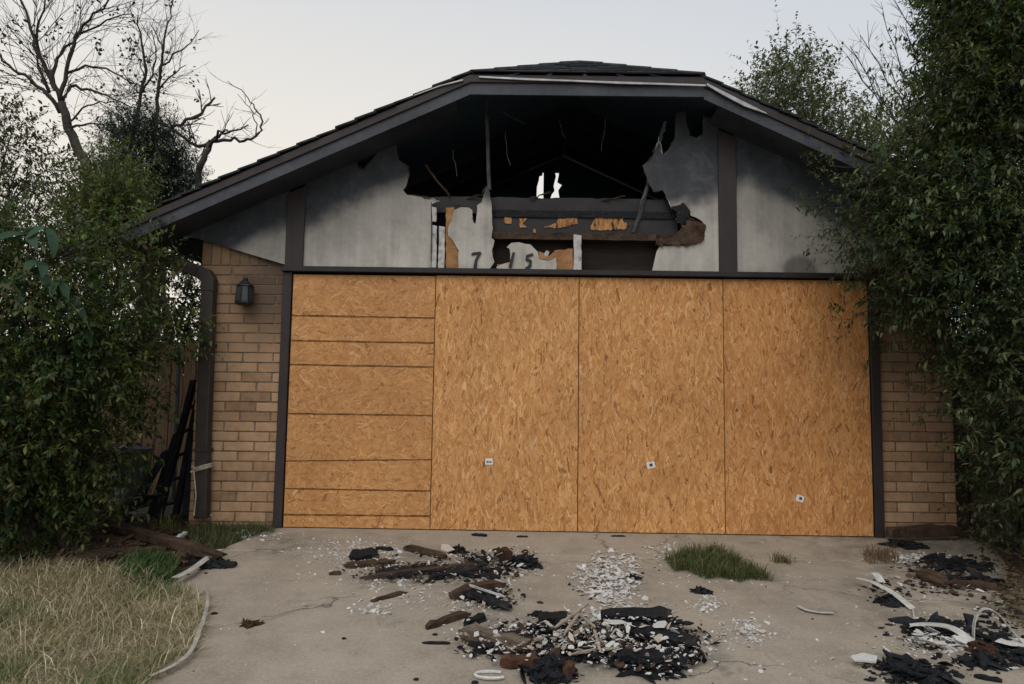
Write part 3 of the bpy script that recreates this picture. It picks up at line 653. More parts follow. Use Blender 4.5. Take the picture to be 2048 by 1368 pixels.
# ------------------------------------------------------------------ lantern and downspout
lx, lz = atx(489, 585, -.1)
lan = empty('wall_lantern', (lx, 0, lz-.12), 'small black lantern fixed to the brick wall beside the boarded opening', 'lantern')
bev(MB().box(lx-.045, lx+.045, -.022, -.001, lz-.06, lz+.07).build('back_plate', 'lantern_metal', lan), .008)
MB().tube([(lx, -.02, lz+.05), (lx, -.06, lz+.125), (lx, -.10, lz+.115)], .009, 6).build('bracket', 'lantern_metal', lan)
prof = [(.012, .115), (.030, .098), (.052, .072), (.072, .060), (.075, .052)]
def lathe(pr, cx, cy, cz, n=8):
    m = MB(); vs_ = [(cx+r*math.cos(2*PI*j/n), cy+r*math.sin(2*PI*j/n), cz+z) for r, z in pr for j in range(n)]
    fs = [(i*n+j, i*n+(j+1)%n, (i+1)*n+(j+1)%n, (i+1)*n+j) for i in range(len(pr)-1) for j in range(n)]
    return m.add(vs_, fs+[tuple(range(n)), tuple((len(pr)-1)*n+j for j in range(n))])
lathe(prof, lx, -.10, lz).build('lantern_cap', 'lantern_metal', lan)
lathe([(.062, .050), (.070, .0), (.074, -.075), (.068, -.080)], lx, -.10, lz).build('lamp_glass', 'lantern_glass', lan)
lathe([(.078, -.078), (.078, -.092), (.050, -.108), (.020, -.114)], lx, -.10, lz).build('lantern_base', 'lantern_metal', lan)
for j in range(8):
    t = 2*PI*j/8; MB().tube([(lx+.064*math.cos(t), -.1+.064*math.sin(t), lz+.052), (lx+.076*math.cos(t), -.1+.076*math.sin(t), lz-.08)], .005, 4).build('lantern_rib', 'lantern_metal', lan)
MB().tube([(lx+.016*math.cos(t), -.1, lz+.128+.016*math.sin(t)) for t in np.linspace(0, 2*PI, 9)], .004, 5).build('hanging_ring', 'lantern_metal', lan)

ds = empty('downspout', G(408, 1040), 'dark brown square downspout at the corner of the left brick wall', 'downspout')
def sqtube(pts, wx, wy, name, mat, par, smooth=False):
    m = MB(); vs_, fs = [], []
    for i, p in enumerate(pts):
        p = Vector(p); d = (Vector(pts[min(i+1, len(pts)-1)])-Vector(pts[max(i-1, 0)])).normalized()
        yv = Vector((0, 1, 0)); xv = yv.cross(d).normalized(); yv = d.cross(xv)
        for a_, b_ in ((-1, -1), (1, -1), (1, 1), (-1, 1)): vs_.append(p+xv*a_*wx/2+yv*b_*wy/2)
    n = len(pts)
    for i in range(n-1):
        for j in range(4): fs.append((i*4+j, i*4+(j+1)%4, (i+1)*4+(j+1)%4, (i+1)*4+j))
    m.add(vs_, fs+[(3, 2, 1, 0), tuple((n-1)*4+j for j in range(4))]); return bev(m.build(name, mat, par), .008, 2)
YD = -.075
top = [at(330, 520, YD+.02), at(370, 532, YD), at(398, 544, YD)]
elb = [at(398, 544, YD), at(412, 550, YD), at(419, 562, YD), at(418, 584, YD)]
sqtube(top, .105, .095, 'upper_pipe', 'downspout_paint', ds)
sqtube(elb, .112, .100, 'elbow', 'downspout_paint', ds)
sqtube([at(418, 580, YD), at(414, 700, YD), at(408, 850, YD), at(404, 1036, YD)], .104, .092, 'lower_pipe', 'downspout_paint', ds)
for y in (690, 900):
    p = at(414 if y < 800 else 406, y, YD); bev(MB().box(p[0]-.058, p[0]+.058, YD-.052, -.004, p[2]-.014, p[2]+.014).build('strap', 'downspout_paint', ds), .003)
pk = at(407, 935, YD)
m = MB()
for dz in (0, .014, -.012):
    m.tube([(pk[0]+.068*math.cos(t)*(1 if abs(math.cos(t)) < .7 else .98), YD+.066*math.sin(t), pk[2]+dz+.02*math.cos(t)) for t in np.linspace(0, 2*PI, 17)], .007, 5, False)
kn = Vector((pk[0]-.055, YD-.06, pk[2]-.01))
m.tube([kn+Vector((.02*math.cos(t*2), -.012*math.sin(t*3), .022*math.sin(t))) for t in np.linspace(0, 6.28, 14)], .009, 5)
m.tube([kn, Vector(at(392, 990, YD-.08)), Vector(at(388, 1030, YD-.1)), G(397, 1044, .02), G(420, 1053, .01), Vector(at(422, 1030, YD-.12))], .006, 5)
props(m.build('rope', 'rope'), 'pale rope knotted round the downspout with a loose end hanging down', 'rope')

# ------------------------------------------------------------------ vegetation
def inpoly(P, poly):
    x, y = P[:, 0], P[:, 1]; r = np.zeros(len(P), bool); n = len(poly)
    for i in range(n):
        (x0, y0), (x1, y1) = poly[i], poly[(i+1) % n]
        if y0 == y1: continue
        cnd = ((y0 > y) != (y1 > y)) & (x < (x1-x0)*(y-y0)/(y1-y0)+x0); r ^= cnd
    return r
def polydist(P, poly):
    d = np.full(len(P), 1e9)
    for i in range(len(poly)):
        a = np.array(poly[i], float); b = np.array(poly[(i+1) % len(poly)], float); ab = b-a
        t = np.clip(((P-a)@ab)/max(ab@ab, 1e-9), 0, 1); d = np.minimum(d, np.linalg.norm(P-(a+t[:, None]*ab), axis=1))
    return d
def sample_crown(poly, N, Yc, half, r, edge=150.0, shell=0.6, inset=0.0):
    """points spread through a crown volume: outline as seen, own depth and thickness"""
    poly = [tuple(map(float, q)) for q in poly]; pa = np.array(poly); out = []
    got = 0
    while got < N:
        P = r.uniform(pa.min(0), pa.max(0), (N*2, 2)); P = P[inpoly(P, poly)]; P = P[polydist(P, poly) > inset]; out.append(P); got += len(P)
    P = np.concatenate(out)[:N]; t = np.clip(polydist(P, poly)/edge, 0, 1); th = half*np.sqrt(np.clip(t*(2-t), .02, 1))
    u = r.uniform(-1, 1, N); u = np.sign(u)*np.abs(u)**shell
    Y = (Yc(P) if callable(Yc) else Yc)+u*th
    d = CF[None]+CR[None]*((P[:, :1]-1024)/FPX)+CU[None]*((684-P[:, 1:])/FPX)
    return CAM[None]+d*((Y-CAM[1])/d[:, 1])[:, None]
def foliage(name, clumps, rad, ntw, twl, lpt, L, W, cols, seed, parent, up=0.35, spread=0.9, flat=0.8, leafsd=.25, center=None, twig_r=.0016, mat='leaf', droop=0.0):
    """clumps of leafy twigs; returns twig ends for drawing"""
    r = np.random.default_rng(seed); nc_ = len(clumps); M = nc_*ntw
    cc = np.repeat(clumps, ntw, 0); off = r.normal(0, 1, (M, 3))*rad; st = cc+off
    ctr = clumps.mean(0) if center is None else center
    out = norm(cc-ctr)*.5+norm(off+1e-6)*.7+r.normal(0, .45, (M, 3)); out[:, 2] += up; dr = norm(out)
    tl = twl*r.uniform(.5, 1.3, M); K = M*lpt
    ti = np.repeat(np.arange(M), lpt); fr = np.tile(np.linspace(.12, 1.0, lpt), M)+r.normal(0, .04, K)
    bend = np.zeros((K, 3)); bend[:, 2] = -droop*(fr*tl[ti])**2
    base = st[ti]+dr[ti]*(fr*tl[ti])[:, None]+bend
    side = r.normal(0, 1, (K, 3)); side = norm(side-dr[ti]*np.sum(side*dr[ti], 1, keepdims=True))
    D = norm(dr[ti]*.55+side*spread+np.array([0, 0, -.15])); Nn = r.normal(0, 1, (K, 3))*(1-flat)+np.array([0, -.25, 1.0])*flat+side*.1
    Ln = L*np.clip(r.normal(1, leafsd, K), .45, 1.7); Wn = Ln*(W/L)*r.uniform(.75, 1.2, K)
    cols = np.array(cols); tone = r.integers(0, len(cols), nc_); pick = np.where(r.random(K) < .55, np.repeat(np.repeat(tone, ntw), lpt), r.integers(0, len(cols), K))
    cl = cols[pick]*np.clip(r.normal(1, .22, K), .5, 1.7)[:, None]
    o = link(name, leaf_mesh(name, base, D, Nn, Ln, Wn, cl), mat, parent); o['kind'] = 'stuff'
    # twigs: thin three-sided stems
    e = st+dr*tl[:, None]; e[:, 2] -= droop*tl**2; a_ = norm(np.cross(dr, np.array([.3, .1, 1.])))*twig_r; b_ = np.cross(dr, a_)
    V = np.stack([st+a_, st-a_*.5+b_*.87, st-a_*.5-b_*.87, e], 1).reshape(-1, 3); bi = (np.arange(M)*4)[:, None]
    F = np.concatenate([bi+np.array([[0, 1, 3]]), bi+np.array([[1, 2, 3]]), bi+np.array([[2, 0, 3]])], 0)
    tw = link('twigs', npmesh('twigs', V, F), 'bark', parent); tw['kind'] = 'stuff'
    return o
def limb(m, p, q, r0, r1, rr, n=6, wob=.06, sag=0.0, sides=6):
    p, q = Vector(p), Vector(q); L = (q-p).length; pts = []
    for i in range(n+1):
        t = i/n; j = wob*L*math.sin(PI*t); pts.append(p.lerp(q, t)+Vector((rr.uniform(-j, j), rr.uniform(-j, j), rr.uniform(-j, j)*.5-sag*math.sin(PI*t))))
    m.tube(pts, [r0+(r1-r0)*i/n for i in range(n+1)], sides); return pts
def trunk_and_limbs(base, clumps, r0, nl, seed, parent, fork=0.35, stems=1, name='trunk'):
    rr = random.Random(seed); base = Vector(base); idx = rr.sample(range(len(clumps)), min(nl, len(clumps))); tops = [Vector(clumps[i]) for i in idx]
    cen = sum(tops, Vector())/len(tops); per = [tops[i::stems] for i in range(stems)]
    for s_ in range(stems):
        m = MB(); c = sum(per[s_], Vector())/len(per[s_]); b = base+Vector((rr.uniform(-.15, .15), rr.uniform(-.12, .12), 0))*(stems > 1)
        fk = b.lerp(c, fork+.25); pts = limb(m, b-Vector((0, 0, .06)), fk, r0, r0*.6, rr, 7, .03, sides=8)
        for q in per[s_]:
            s0 = pts[rr.randint(3, 7)]; limb(m, s0, q, r0*.38, r0*.06, rr, 7, .07)
        m.build(name, 'bark', parent, True)

GREEN_DK = [(.032,.060,.019), (.048,.080,.022), (.068,.098,.026), (.024,.048,.020), (.090,.120,.034), (.040,.068,.026), (.13,.135,.040), (.095,.085,.035), (.055,.090,.030)]
GREEN_RT = [(.036,.060,.026), (.052,.080,.032), (.076,.102,.042), (.027,.050,.027), (.108,.130,.058), (.044,.068,.036), (.125,.125,.055), (.062,.060,.036)]
# --- large shrub on the right
polyR = [(1822,-140),(1838,10),(1858,50),(1838,80),(1852,110),(1812,140),(1775,160),(1790,205),(1752,235),(1778,268),(1748,300),(1722,332),(1652,312),(1622,338),(1668,385),(1622,412),(1655,440),(1690,455),(1640,485),(1672,520),(1722,560),(1745,590),(1720,628),(1790,650),(1860,680),(1890,720),(1850,765),(1885,815),(1920,870),(1950,920),(1965,970),(1945,1010),(1970,1050),(2000,1092),(2060,1100),(2240,1080),(2300,700),(2280,200),(2200,-150)]
shr = empty('leafy_shrub', G(2020, 1098), 'tall dense dark green shrub covering the right end of the house', 'shrub')
rR = np.random.default_rng(5)
clR = sample_crown(polyR, 470, lambda P: -.5-.25*np.clip((P[:, 0]-1800)/300, 0, 1), .8, rR, 230, .6, 46)
clR = np.concatenate([clR, sample_crown([(1850,-80),(2170,-80),(2170,340),(1800,310),(1840,190),(1880,90)], 170, -.6, .7, rR, 150, .6, 25)])
foliage('crown', clR, np.array([.11, .11, .13]), 25, .21, 13, .045, .016, GREEN_RT, 21, shr, up=.3, center=np.array([4.0, -.3, 2.2]), droop=.2, leafsd=.32)
trunk_and_limbs(G(2030, 1092), clR, .055, 46, 8, shr, stems=4)
# leafy sprays that reach out over the siding, the boards and the bricks
spr = np.array([at(*q) for q in [(1640,318,-.35),(1655,330,-.4),(1625,412,-.4),(1650,420,-.45),(1685,440,-.4),(1648,470,-.45),(1700,520,-.5),(1712,632,-.45),(1738,628,-.5),(1650,350,-.35),(1690,380,-.5),(1845,790,-.4),(1790,655,-.4),(1760,205,-.3),(1835,40,-.5),(1800,150,-.5)]])
foliage('leafy_spray', spr, np.array([.07, .05, .06]), 8, .17, 10, .042, .015, GREEN_RT, 22, shr, up=.1, center=np.array([3.4, -.2, 2.4]))
def spray_stems(sprays, clumps, parent, seed):
    rr = random.Random(seed)
    for q in sprays:
        m = MB(); d = np.linalg.norm(clumps-q, axis=1); limb(m, clumps[np.argsort(d)[min(3, len(d)-1)]], q, .008, .003, rr, 6, .06, sides=5); m.build('branch', 'bark', parent)
spray_stems(spr, clR, shr, 3)
# --- tree beyond the roof on the right, paler
polyB = [(1478,250),(1492,170),(1515,128),(1560,112),(1600,108),(1640,128),(1672,165),(1690,215),(1712,195),(1745,235),(1800,300),(1830,420),(1700,430),(1560,330)]
bt = empty('background_tree', (5.2, 6.5, 0), 'pale green rounded tree standing behind the right roof slope', 'tree')
rB = np.random.default_rng(6); clB = sample_crown(polyB, 150, 6.5, .9, rB, 90, .7, 22)
foliage('crown', clB, np.array([.20, .22, .22]), 16, .40, 10, .075, .034, [(.085,.105,.060), (.11,.13,.075), (.075,.090,.055), (.13,.14,.09)], 23, bt, up=.5, twig_r=.003)
trunk_and_limbs((5.2, 6.5, 0), clB, .10, 26, 9, bt, stems=1)
# --- bare twigs rising between that tree and the shrub
def grow(m, p, d, L, r0, depth, rr, spread=.55, upb=.08, seg=4, ends=None):
    d = d.normalized(); pts = [p]; q = p
    for i in range(seg):
        d = (d+Vector((rr.gauss(0, .10), rr.gauss(0, .10), rr.gauss(0, .09)+upb*.3))).normalized(); q = q+d*(L/seg); pts.append(q)
    m.tube(pts, [r0*(1-.5*i/seg) for i in range(seg+1)], 4 if r0 < .012 else 6, False)
    if ends is not None: ends.append(q)
    if depth == 0: return
    for i in range(rr.choice((2, 3, 3))):
        j = rr.randint(1, seg); a = rr.gauss(0, spread); ax = Vector((rr.gauss(0, .35), 1, rr.gauss(0, .35))).normalized()
        a = math.copysign(max(abs(a), .22), a); nd = Matrix.Rotation(a, 3, ax) @ d
        grow(m, pts[j], nd, L*rr.uniform(.5, .8), r0*(.62 if j < seg else .5), depth-1, rr, spread, upb, seg, ends)
tw = empty('bare_bush', (4.3, 2.6, 0), 'bare leafless twigs fanning up beside the right shrub', 'bush')
rr = random.Random(14)
for (a, b) in (((1800,260),(1694,112)), ((1815,260),(1700,92)), ((1830,240),(1720,70)), ((1850,230),(1765,25)), ((1860,200),(1805,52)), ((1810,280),(1745,150)), ((1880,120),(1792,5)), ((1840,250),(1780,140))):
    m = MB(); A_, B_ = Vector(at(*a, 2.6)), Vector(at(*b, 2.5)); pts = limb(m, A_, B_, .010, .004, rr, 6, .05, .05)
    m.build('branch', 'bark_bare', tw); m = MB()
    for j in (2, 3, 4, 5): grow(m, pts[j], (B_-A_)+Vector((rr.uniform(-.4, .4), 0, .3)), .35, .0045, 1, rr)
    m.build('twigs', 'bark_bare', tw)['kind'] = 'stuff'
m = MB(); limb(m, (4.3, 2.6, -.05), at(1850, 240, 2.6), .05, .015, rr, 8); m.build('trunk', 'bark_bare', tw, True)

# --- left: big shrub mass in front
polyL = [(-260,420),(-120,300),(-20,400),(60,440),(120,470),(180,450),(240,470),(290,500),(318,560),(300,600),(250,590),(300,650),(385,650),(372,690),(310,700),(320,760),(270,800),(270,860),(240,920),(210,960),(230,1010),(170,1040),(100,1090),(0,1120),(-200,1130),(-320,900)]
lsh = empty('leafy_shrub', G(120, 1105), 'dark green overgrown shrub filling the left side yard', 'shrub')
rL = np.random.default_rng(15); clL = sample_crown(polyL, 290, lambda P: -.35-.35*np.clip((200-P[:, 0])/300, 0, 1), .7, rL, 190, .6, 42)
foliage('crown', clL, np.array([.12, .12, .13]), 23, .22, 13, .046, .018, GREEN_DK, 24, lsh, up=.2, center=np.array([-4.6, .2, 1.6]), droop=.3)
trunk_and_limbs(G(110, 1100), clL, .06, 36, 18, lsh, stems=3)
# --- left: thinner leafy tree behind, sky showing through
polyL2 = [(-200,190),(0,160),(40,215),(70,250),(100,300),(140,330),(170,360),(150,430),(200,470),(120,500),(-50,480),(-220,450)]
lt = empty('leafy_tree', (-6.6, 1.4, 0), 'sparse leafy tree at the left edge with sky showing through its crown', 'tree')
rL2 = np.random.default_rng(16); clL2 = sample_crown(polyL2, 135, 1.4, .6, rL2, 110, .7, 20)
foliage('crown', clL2, np.array([.17, .15, .17]), 13, .24, 9, .046, .020, [(.045,.055,.028), (.060,.062,.034), (.075,.070,.040), (.036,.048,.026)], 25, lt, up=.25, droop=.2, twig_r=.002)
trunk_and_limbs((-6.6, 1.4, 0), clL2, .08, 26, 19, lt, stems=1)
# --- left: yellow-green bush top against the eave
polyL3 = [(150,345),(185,318),(225,300),(262,312),(285,335),(300,375),(345,370),(340,400),(300,440),(262,470),(300,520),(200,560),(110,500),(130,400)]
lb = empty('bushy_tree', (-4.6, .7, 0), 'yellowish green bushy tree rising beside the left eave', 'tree')
rL3 = np.random.default_rng(17); clL3 = sample_crown(polyL3, 80, .75, .45, rL3, 90, .7, 26)
foliage('crown', clL3, np.array([.11, .11, .12]), 20, .18, 12, .038, .016, [(.070,.092,.026), (.10,.12,.032), (.050,.074,.024), (.14,.15,.045), (.060,.080,.030)], 26, lb, up=.35, twig_r=.002)
trunk_and_limbs((-4.6, .7, 0), clL3, .05, 22, 20, lb, stems=2)
# --- left: hedge behind the fence, seen through the gap beside the downspout
polyL5 = [(150,440),(260,455),(400,480),(420,560),(415,760),(330,800),(180,760)]
hd = empty('hedge', (-4.1, 3.3, 0), 'dark hedge behind the fence, seen between the left shrub and the downspout', 'hedge')
rL5 = np.random.default_rng(19); clL5 = sample_crown(polyL5, 95, 3.3, .4, rL5, 70, .6, 4)
foliage('crown', clL5, np.array([.13, .13, .13]), 18, .2, 10, .055, .026, [(.020,.034,.016), (.030,.045,.018), (.040,.058,.022)], 28, hd, up=.3, twig_r=.002)
trunk_and_limbs((-4.1, 3.3, 0), clL5, .05, 20, 22, hd, stems=3)
# sprays in front of the eave end and the downspout top
spl = np.array([at(*q) for q in [(262,455,-.62),(285,480,-.6),(240,480,-.6),(300,520,-.45),(270,540,-.5),(310,560,-.4),(330,665,-.35),(360,668,-.3),(380,672,-.3),(345,690,-.35),(320,640,-.4),(290,600,-.4),(230,440,-.62),(270,500,-.6),(300,700,-.3),(310,720,-.3),(280,740,-.3),(270,800,-.3),(285,820,-.35),(262,850,-.3),(275,890,-.35),(240,930,-.4),(255,960,-.4),(225,1000,-.45),(290,770,-.3),(330,540,-.3)]])
foliage('leafy_spray', spl, np.array([.08, .06, .07]), 11, .18, 9, .050, .021, GREEN_DK+[(.09,.115,.03)], 29, lsh, up=.2, center=np.array([-4.4, .2, 1.6]))
spray_stems(spl, clL, lsh, 4)
# --- left: dark bluish evergreen
polyL4 = [(222,262),(228,234),(250,228),(272,238),(292,232),(318,238),(332,262),(362,285),(385,300),(400,330),(395,420),(200,430),(215,330)]
ev = empty('evergreen', (-4.75, 2.6, 0), 'dark bluish evergreen crown behind the left eave', 'tree')
rL4 = np.random.default_rng(18); clL4 = sample_crown(polyL4, 190, 2.6, .6, rL4, 60, .6, 8)
foliage('crown', clL4, np.array([.10, .12, .10]), 26, .14, 12, .036, .010, [(.016,.028,.026), (.022,.036,.031), (.012,.022,.021), (.028,.042,.034)], 27, ev, up=.5, twig_r=.002)
trunk_and_limbs((-4.75, 2.6, 0), clL4, .09, 22, 21, ev, stems=1)

# --- bare trees on the left, limbs laid along what the photograph shows
def bare(name, base, Y, limbs, r0, label, seed, depth, tw_len, dens, pods=0, jy=.5):
    rr = random.Random(seed); root = empty(name, base, label, 'tree'); ends = []
    first = True
    for px, ra, rb in limbs:
        m = MB(); yo = 0 if first else rr.uniform(-jy, jy); n = len(px)
        pts = [Vector(at(x, y, Y+yo*(i/(n-1)))) for i, (x, y) in enumerate(px)]
        if first: pts = [Vector(base)-Vector((0, 0, .05))]+[Vector(base).lerp(pts[0], .5)+Vector((.05, 0, 0))]+pts
        fine = []
        for a, b in zip(pts, pts[1:]):
            for t in (0, .33, .66): fine.append(a.lerp(b, t)+Vector((rr.gauss(0, .012), rr.gauss(0, .012), rr.gauss(0, .012))))
        fine.append(pts[-1]); k_ = len(fine); m.tube(fine, [ra+(rb-ra)*i/(k_-1) for i in range(k_)], 7)
        m.build('trunk' if first else 'limb', 'bark_bare', root, True)
        if not first or len(limbs) < 3:
            m2 = MB(); s0 = 1 if not first else k_-5
            for i in range(s0, k_-1):
                if rr.random() > dens: continue
                d = (fine[i+1]-fine[i]).normalized(); sgn = rr.choice((-1, 1)); nd = Matrix.Rotation(sgn*rr.uniform(.35, .95), 3, Vector((rr.gauss(0, .3), 1, rr.gauss(0, .3))).normalized()) @ d
                grow(m2, fine[i], nd, tw_len*rr.uniform(.6, 1.25), max(.0034, rb*.75), depth, rr, .5, .12, 4, ends)
            if m2.v: m2.build('twigs', 'bark_bare', root)['kind'] = 'stuff'
        first = False
    if pods and ends:
        r = np.random.default_rng(seed); E = np.array([tuple(e) for e in ends]); n0 = r.integers(0, len(E), pods); C = np.repeat(E[n0], 5, 0)+r.normal(0, .05, (pods*5, 3))
        o = link('withered_leaves', leaf_mesh('withered_leaves', C, r.normal(0, 1, C.shape)+np.array([0, 0, -.6]), r.normal(0, 1, C.shape), r.uniform(.04, .08, len(C)), r.uniform(.025, .05, len(C)), np.tile(np.array([[.045, .038, .03]]), (len(C), 1))), 'leaf', root); o['kind'] = 'stuff'
    return root
b0 = at(185, 350, 4.0)
bare('bare_tree', (b0[0]+.4, 4.0, 0), 4.0, [
    ([(172,330),(152,290),(132,240),(124,205)], .085, .055),
    ([(124,205),(100,155),(78,110),(62,60),(45,0),(38,-60)], .038, .010), ([(124,205),(128,160),(146,90),(165,50),(205,20),(230,-20)], .034, .009),
    ([(126,200),(142,172),(175,178),(215,192),(262,215)], .030, .007), ([(118,222),(95,190),(60,160),(25,140),(0,112),(-60,90)], .034, .009),
    ([(124,205),(105,150),(118,105),(160,70),(215,40),(262,28)], .030, .007), ([(130,150),(170,133),(215,138),(255,160),(285,178)], .021, .006),
    ([(140,255),(175,248),(212,247)], .02, .006), ([(78,110),(70,60),(85,20),(100,-30)], .022, .007), ([(95,180),(75,130),(70,70)], .024, .007), ([(135,250),(165,215),(200,205),(235,205)], .016, .005)],
    .13, 'large bare tree with spreading grey limbs against the sky at upper left', 31, 2, .70, .95, 150)
bare('bare_sapling', (-5.4, 3.4, 0), 3.4, [
    ([(262,300),(270,240)], .035, .026), ([(270,240),(284,185),(292,140),(284,95),(277,55),(276,30)], .026, .006), ([(284,185),(305,150),(312,110),(303,60)], .015, .005), ([(284,190),(262,165),(240,140)], .012, .005), ([(290,160),(280,120),(262,100)], .010,.004)],
    .03, 'slender bare sapling behind the evergreen, left of its twin', 32, 2, .34, .7)
bare('bare_sapling', (-4.9, 3.2, 0), 3.2, [
    ([(308,300),(312,232)], .035, .026), ([(312,232),(316,185),(322,140),(325,95),(335,50),(345,8)], .026, .006), ([(316,180),(350,145),(372,130)], .014, .005), ([(322,140),(345,110),(375,95),(398,60)], .014, .004), ([(325,100),(312,70),(300,45)], .012, .004)],
    .03, 'slender bare sapling reaching highest above the evergreen, nearest the roof', 33, 2, .34, .7)
bare('dead_tree', (-3.95, 2.2, 0), 2.2, [
    ([(395,350),(408,318),(420,285)], .045, .034), ([(420,285),(388,292),(360,270),(335,252),(320,245)], .022, .012), ([(340,255),(375,243),(405,225),(418,208),(430,195)], .022, .012),
    ([(422,284),(450,278),(480,282),(505,278),(522,262),(523,238),(512,215),(495,195),(455,162)], .022, .004), ([(425,280),(445,270),(470,262),(497,250)], .018, .006), ([(515,270),(512,240),(500,215),(475,188)], .008, .003), ([(420,290),(440,265),(455,260)], .02, .008)],
    .04, 'dead tree with hooked bare branches above the left roof slope', 34, 1, .26, .45)

# --- big drooping leaves in the left shrub
def big_leaf(L, W):
    m = MB(); n = 7; V = []
    for i in range(n+1):
        t = i/n; wv_ = W*math.sin(PI*min(t*.93+.05, 1))**.8*.5; z = -.5*L*t*t
        V += [(-wv_, t*L, z+.12*wv_), (0, t*L, z-.02*L*math.sin(PI*t)), (wv_, t*L, z+.12*wv_)]
    F = [(i*3+j, i*3+j+1, (i+1)*3+j+1, (i+1)*3+j) for i in range(n) for j in (0, 1)]
    m.add(V, F); me = m.mesh('leaf', True); ca = me.color_attributes.new('Col', 'FLOAT_COLOR', 'POINT')
    ca.data.foreach_set('color', np.tile(np.array([.040, .085, .045, 1], np.float32), len(V))); me.materials.append(MATS['leaf']); return me
BLM = [big_leaf(.24, .075), big_leaf(.19, .065), big_leaf(.28, .08)]
fig = empty('broadleaf_plant', G(60, 1112), 'plant with big drooping leaves growing through the left shrub', 'plant')
rr = random.Random(5); sm = MB(); stems = [(55,470),(70,540),(150,600),(30,640),(110,690),(20,760),(75,520),(15,1005),(95,455),(165,660),(35,560),(120,560)]
for sx_, sy_ in stems:
    p = Vector(at(sx_, sy_, -1.05+rr.uniform(-.12, .12)))
    for j in range(3):
        o = link('leaf', BLM[rr.randint(0, 2)], None, fig); o.location = p
        o.rotation_euler = (rr.uniform(-.5, .1), rr.uniform(-.4, .4), PI+rr.uniform(-.3, .3)+(j-1)*.9)
    limb(sm, p, Vector(fig.location)+Vector((rr.uniform(-.1, .1), rr.uniform(0, .2), rr.uniform(.2, .6))), .006, .012, rr, 6, .08, sides=5)
sm.build('stem', 'bark', fig)

# --- grass
def blades(name, P, L, W, lean, cols, seed, mat='grass_blade', label=None, cat='grass', curl=.5):
    r = np.random.default_rng(seed); n = len(P); an = r.uniform(0, 2*PI, n); hd = np.stack([np.cos(an), np.sin(an), np.zeros(n)], 1); sd = np.stack([-np.sin(an), np.cos(an), np.zeros(n)], 1)
    L = L*np.clip(r.normal(1, .35, n), .3, 2.0); ln = np.clip(r.normal(lean, .35, n), .02, 1.45); z = np.array([0, 0, 1.0])
    W_ = W*r.uniform(.6, 1.3, n)
    d1 = hd*np.sin(ln*.7)[:, None]+z*np.cos(ln*.7)[:, None]; l2 = np.clip(ln+curl, 0, 1.75); d2 = hd*np.sin(l2)[:, None]+z*np.cos(l2)[:, None]
    p1 = P+d1*(L*.5)[:, None]; p2 = p1+d2*(L*.5)[:, None]
    V = np.stack([P-sd*W_[:, None]*.5, P+sd*W_[:, None]*.5, p1+sd*W_[:, None]*.42, p1-sd*W_[:, None]*.42, p2], 1).reshape(-1, 3)
    b = (np.arange(n)*5)[:, None]; F = np.concatenate([b+np.array([[0, 1, 2]]), b+np.array([[0, 2, 3]]), b+np.array([[3, 2, 4]])], 0)
    cols = np.array(cols); cl = cols[r.integers(0, len(cols), n)]*np.clip(r.normal(1, .2, n), .5, 1.6)[:, None]
    return link(name, npmesh(name, V, F, np.repeat(cl, 5, 0)), mat)
def gpoly(pxs): return [(G(*q).x, G(*q).y) for q in pxs]
def scatter(poly, N, r, dz=-.03):
    pa = np.array(poly); out = []; g = 0
    while g < N:
        P = r.uniform(pa.min(0), pa.max(0), (N*2, 2)); P = P[inpoly(P, poly)]; out.append(P); g += len(P)
    P = np.concatenate(out)[:N]; return np.column_stack([P, SLOPE*np.minimum(P[:, 1], 0)+dz])
rg = np.random.default_rng(77)
lawn = gpoly([(-420,1150),(-60,1132),(120,1128),(230,1142),(330,1172),(398,1190),(410,1225),(385,1305),(290,1372),(240,1440),(-600,1480)])
P1 = scatter(lawn, 46000, rg)
clump = np.sin(P1[:, 0]*5.1+1.3*np.sin(P1[:, 1]*4.3))*np.cos(P1[:, 1]*6.2+np.sin(P1[:, 0]*3.7)*1.7)
dry = clump+rg.normal(0, .45, len(P1)) < .42
TAN = 1.1*np.array([(.36,.30,.20), (.46,.39,.27), (.29,.24,.15), (.56,.49,.35), (.20,.16,.10), (.33,.30,.19), (.26,.20,.14)])
GRN = [(.17,.19,.085), (.24,.24,.12), (.12,.15,.065), (.29,.27,.15)]
props(blades('dry_grass', P1[dry], .125, .0046, 1.15, TAN, 78, curl=.35), 'dry straw coloured lawn grass beside the driveway', 'grass', kind='stuff')
props(blades('green_grass', P1[~dry], .12, .0044, .8, GRN, 79), 'greener grass blades mixed into the dry lawn', 'grass', kind='stuff')
props(ground_poly('lawn', lawn[::-1], -.024, 'litter_soil'), kind='structure')
wall = gpoly([(395,1042),(560,1052),(548,1066),(490,1078),(455,1095),(425,1112),(380,1095),(370,1060)])
props(blades('wall_grass', scatter(wall, 5200, rg), .085, .004, .5, [(.075,.090,.035), (.10,.115,.045), (.055,.070,.03), (.15,.14,.07)], 80), 'low green grass at the foot of the left brick wall', 'grass', kind='stuff')
weed = gpoly([(245,1120),(300,1108),(355,1125),(345,1160),(290,1178),(240,1160)])
props(blades('weed_patch', scatter(weed, 1700, rg), .10, .009, .55, [(.055,.10,.032), (.075,.125,.04), (.04,.075,.028)], 81), 'bright green weed patch at the edge of the dry lawn', 'weed')
cg = gpoly([(1330,1120),(1352,1112),(1375,1100),(1405,1106),(1432,1098),(1470,1116),(1490,1132),(1530,1150),(1545,1164),(1505,1160),(1480,1166),(1440,1156),(1410,1160),(1372,1142),(1350,1146)])
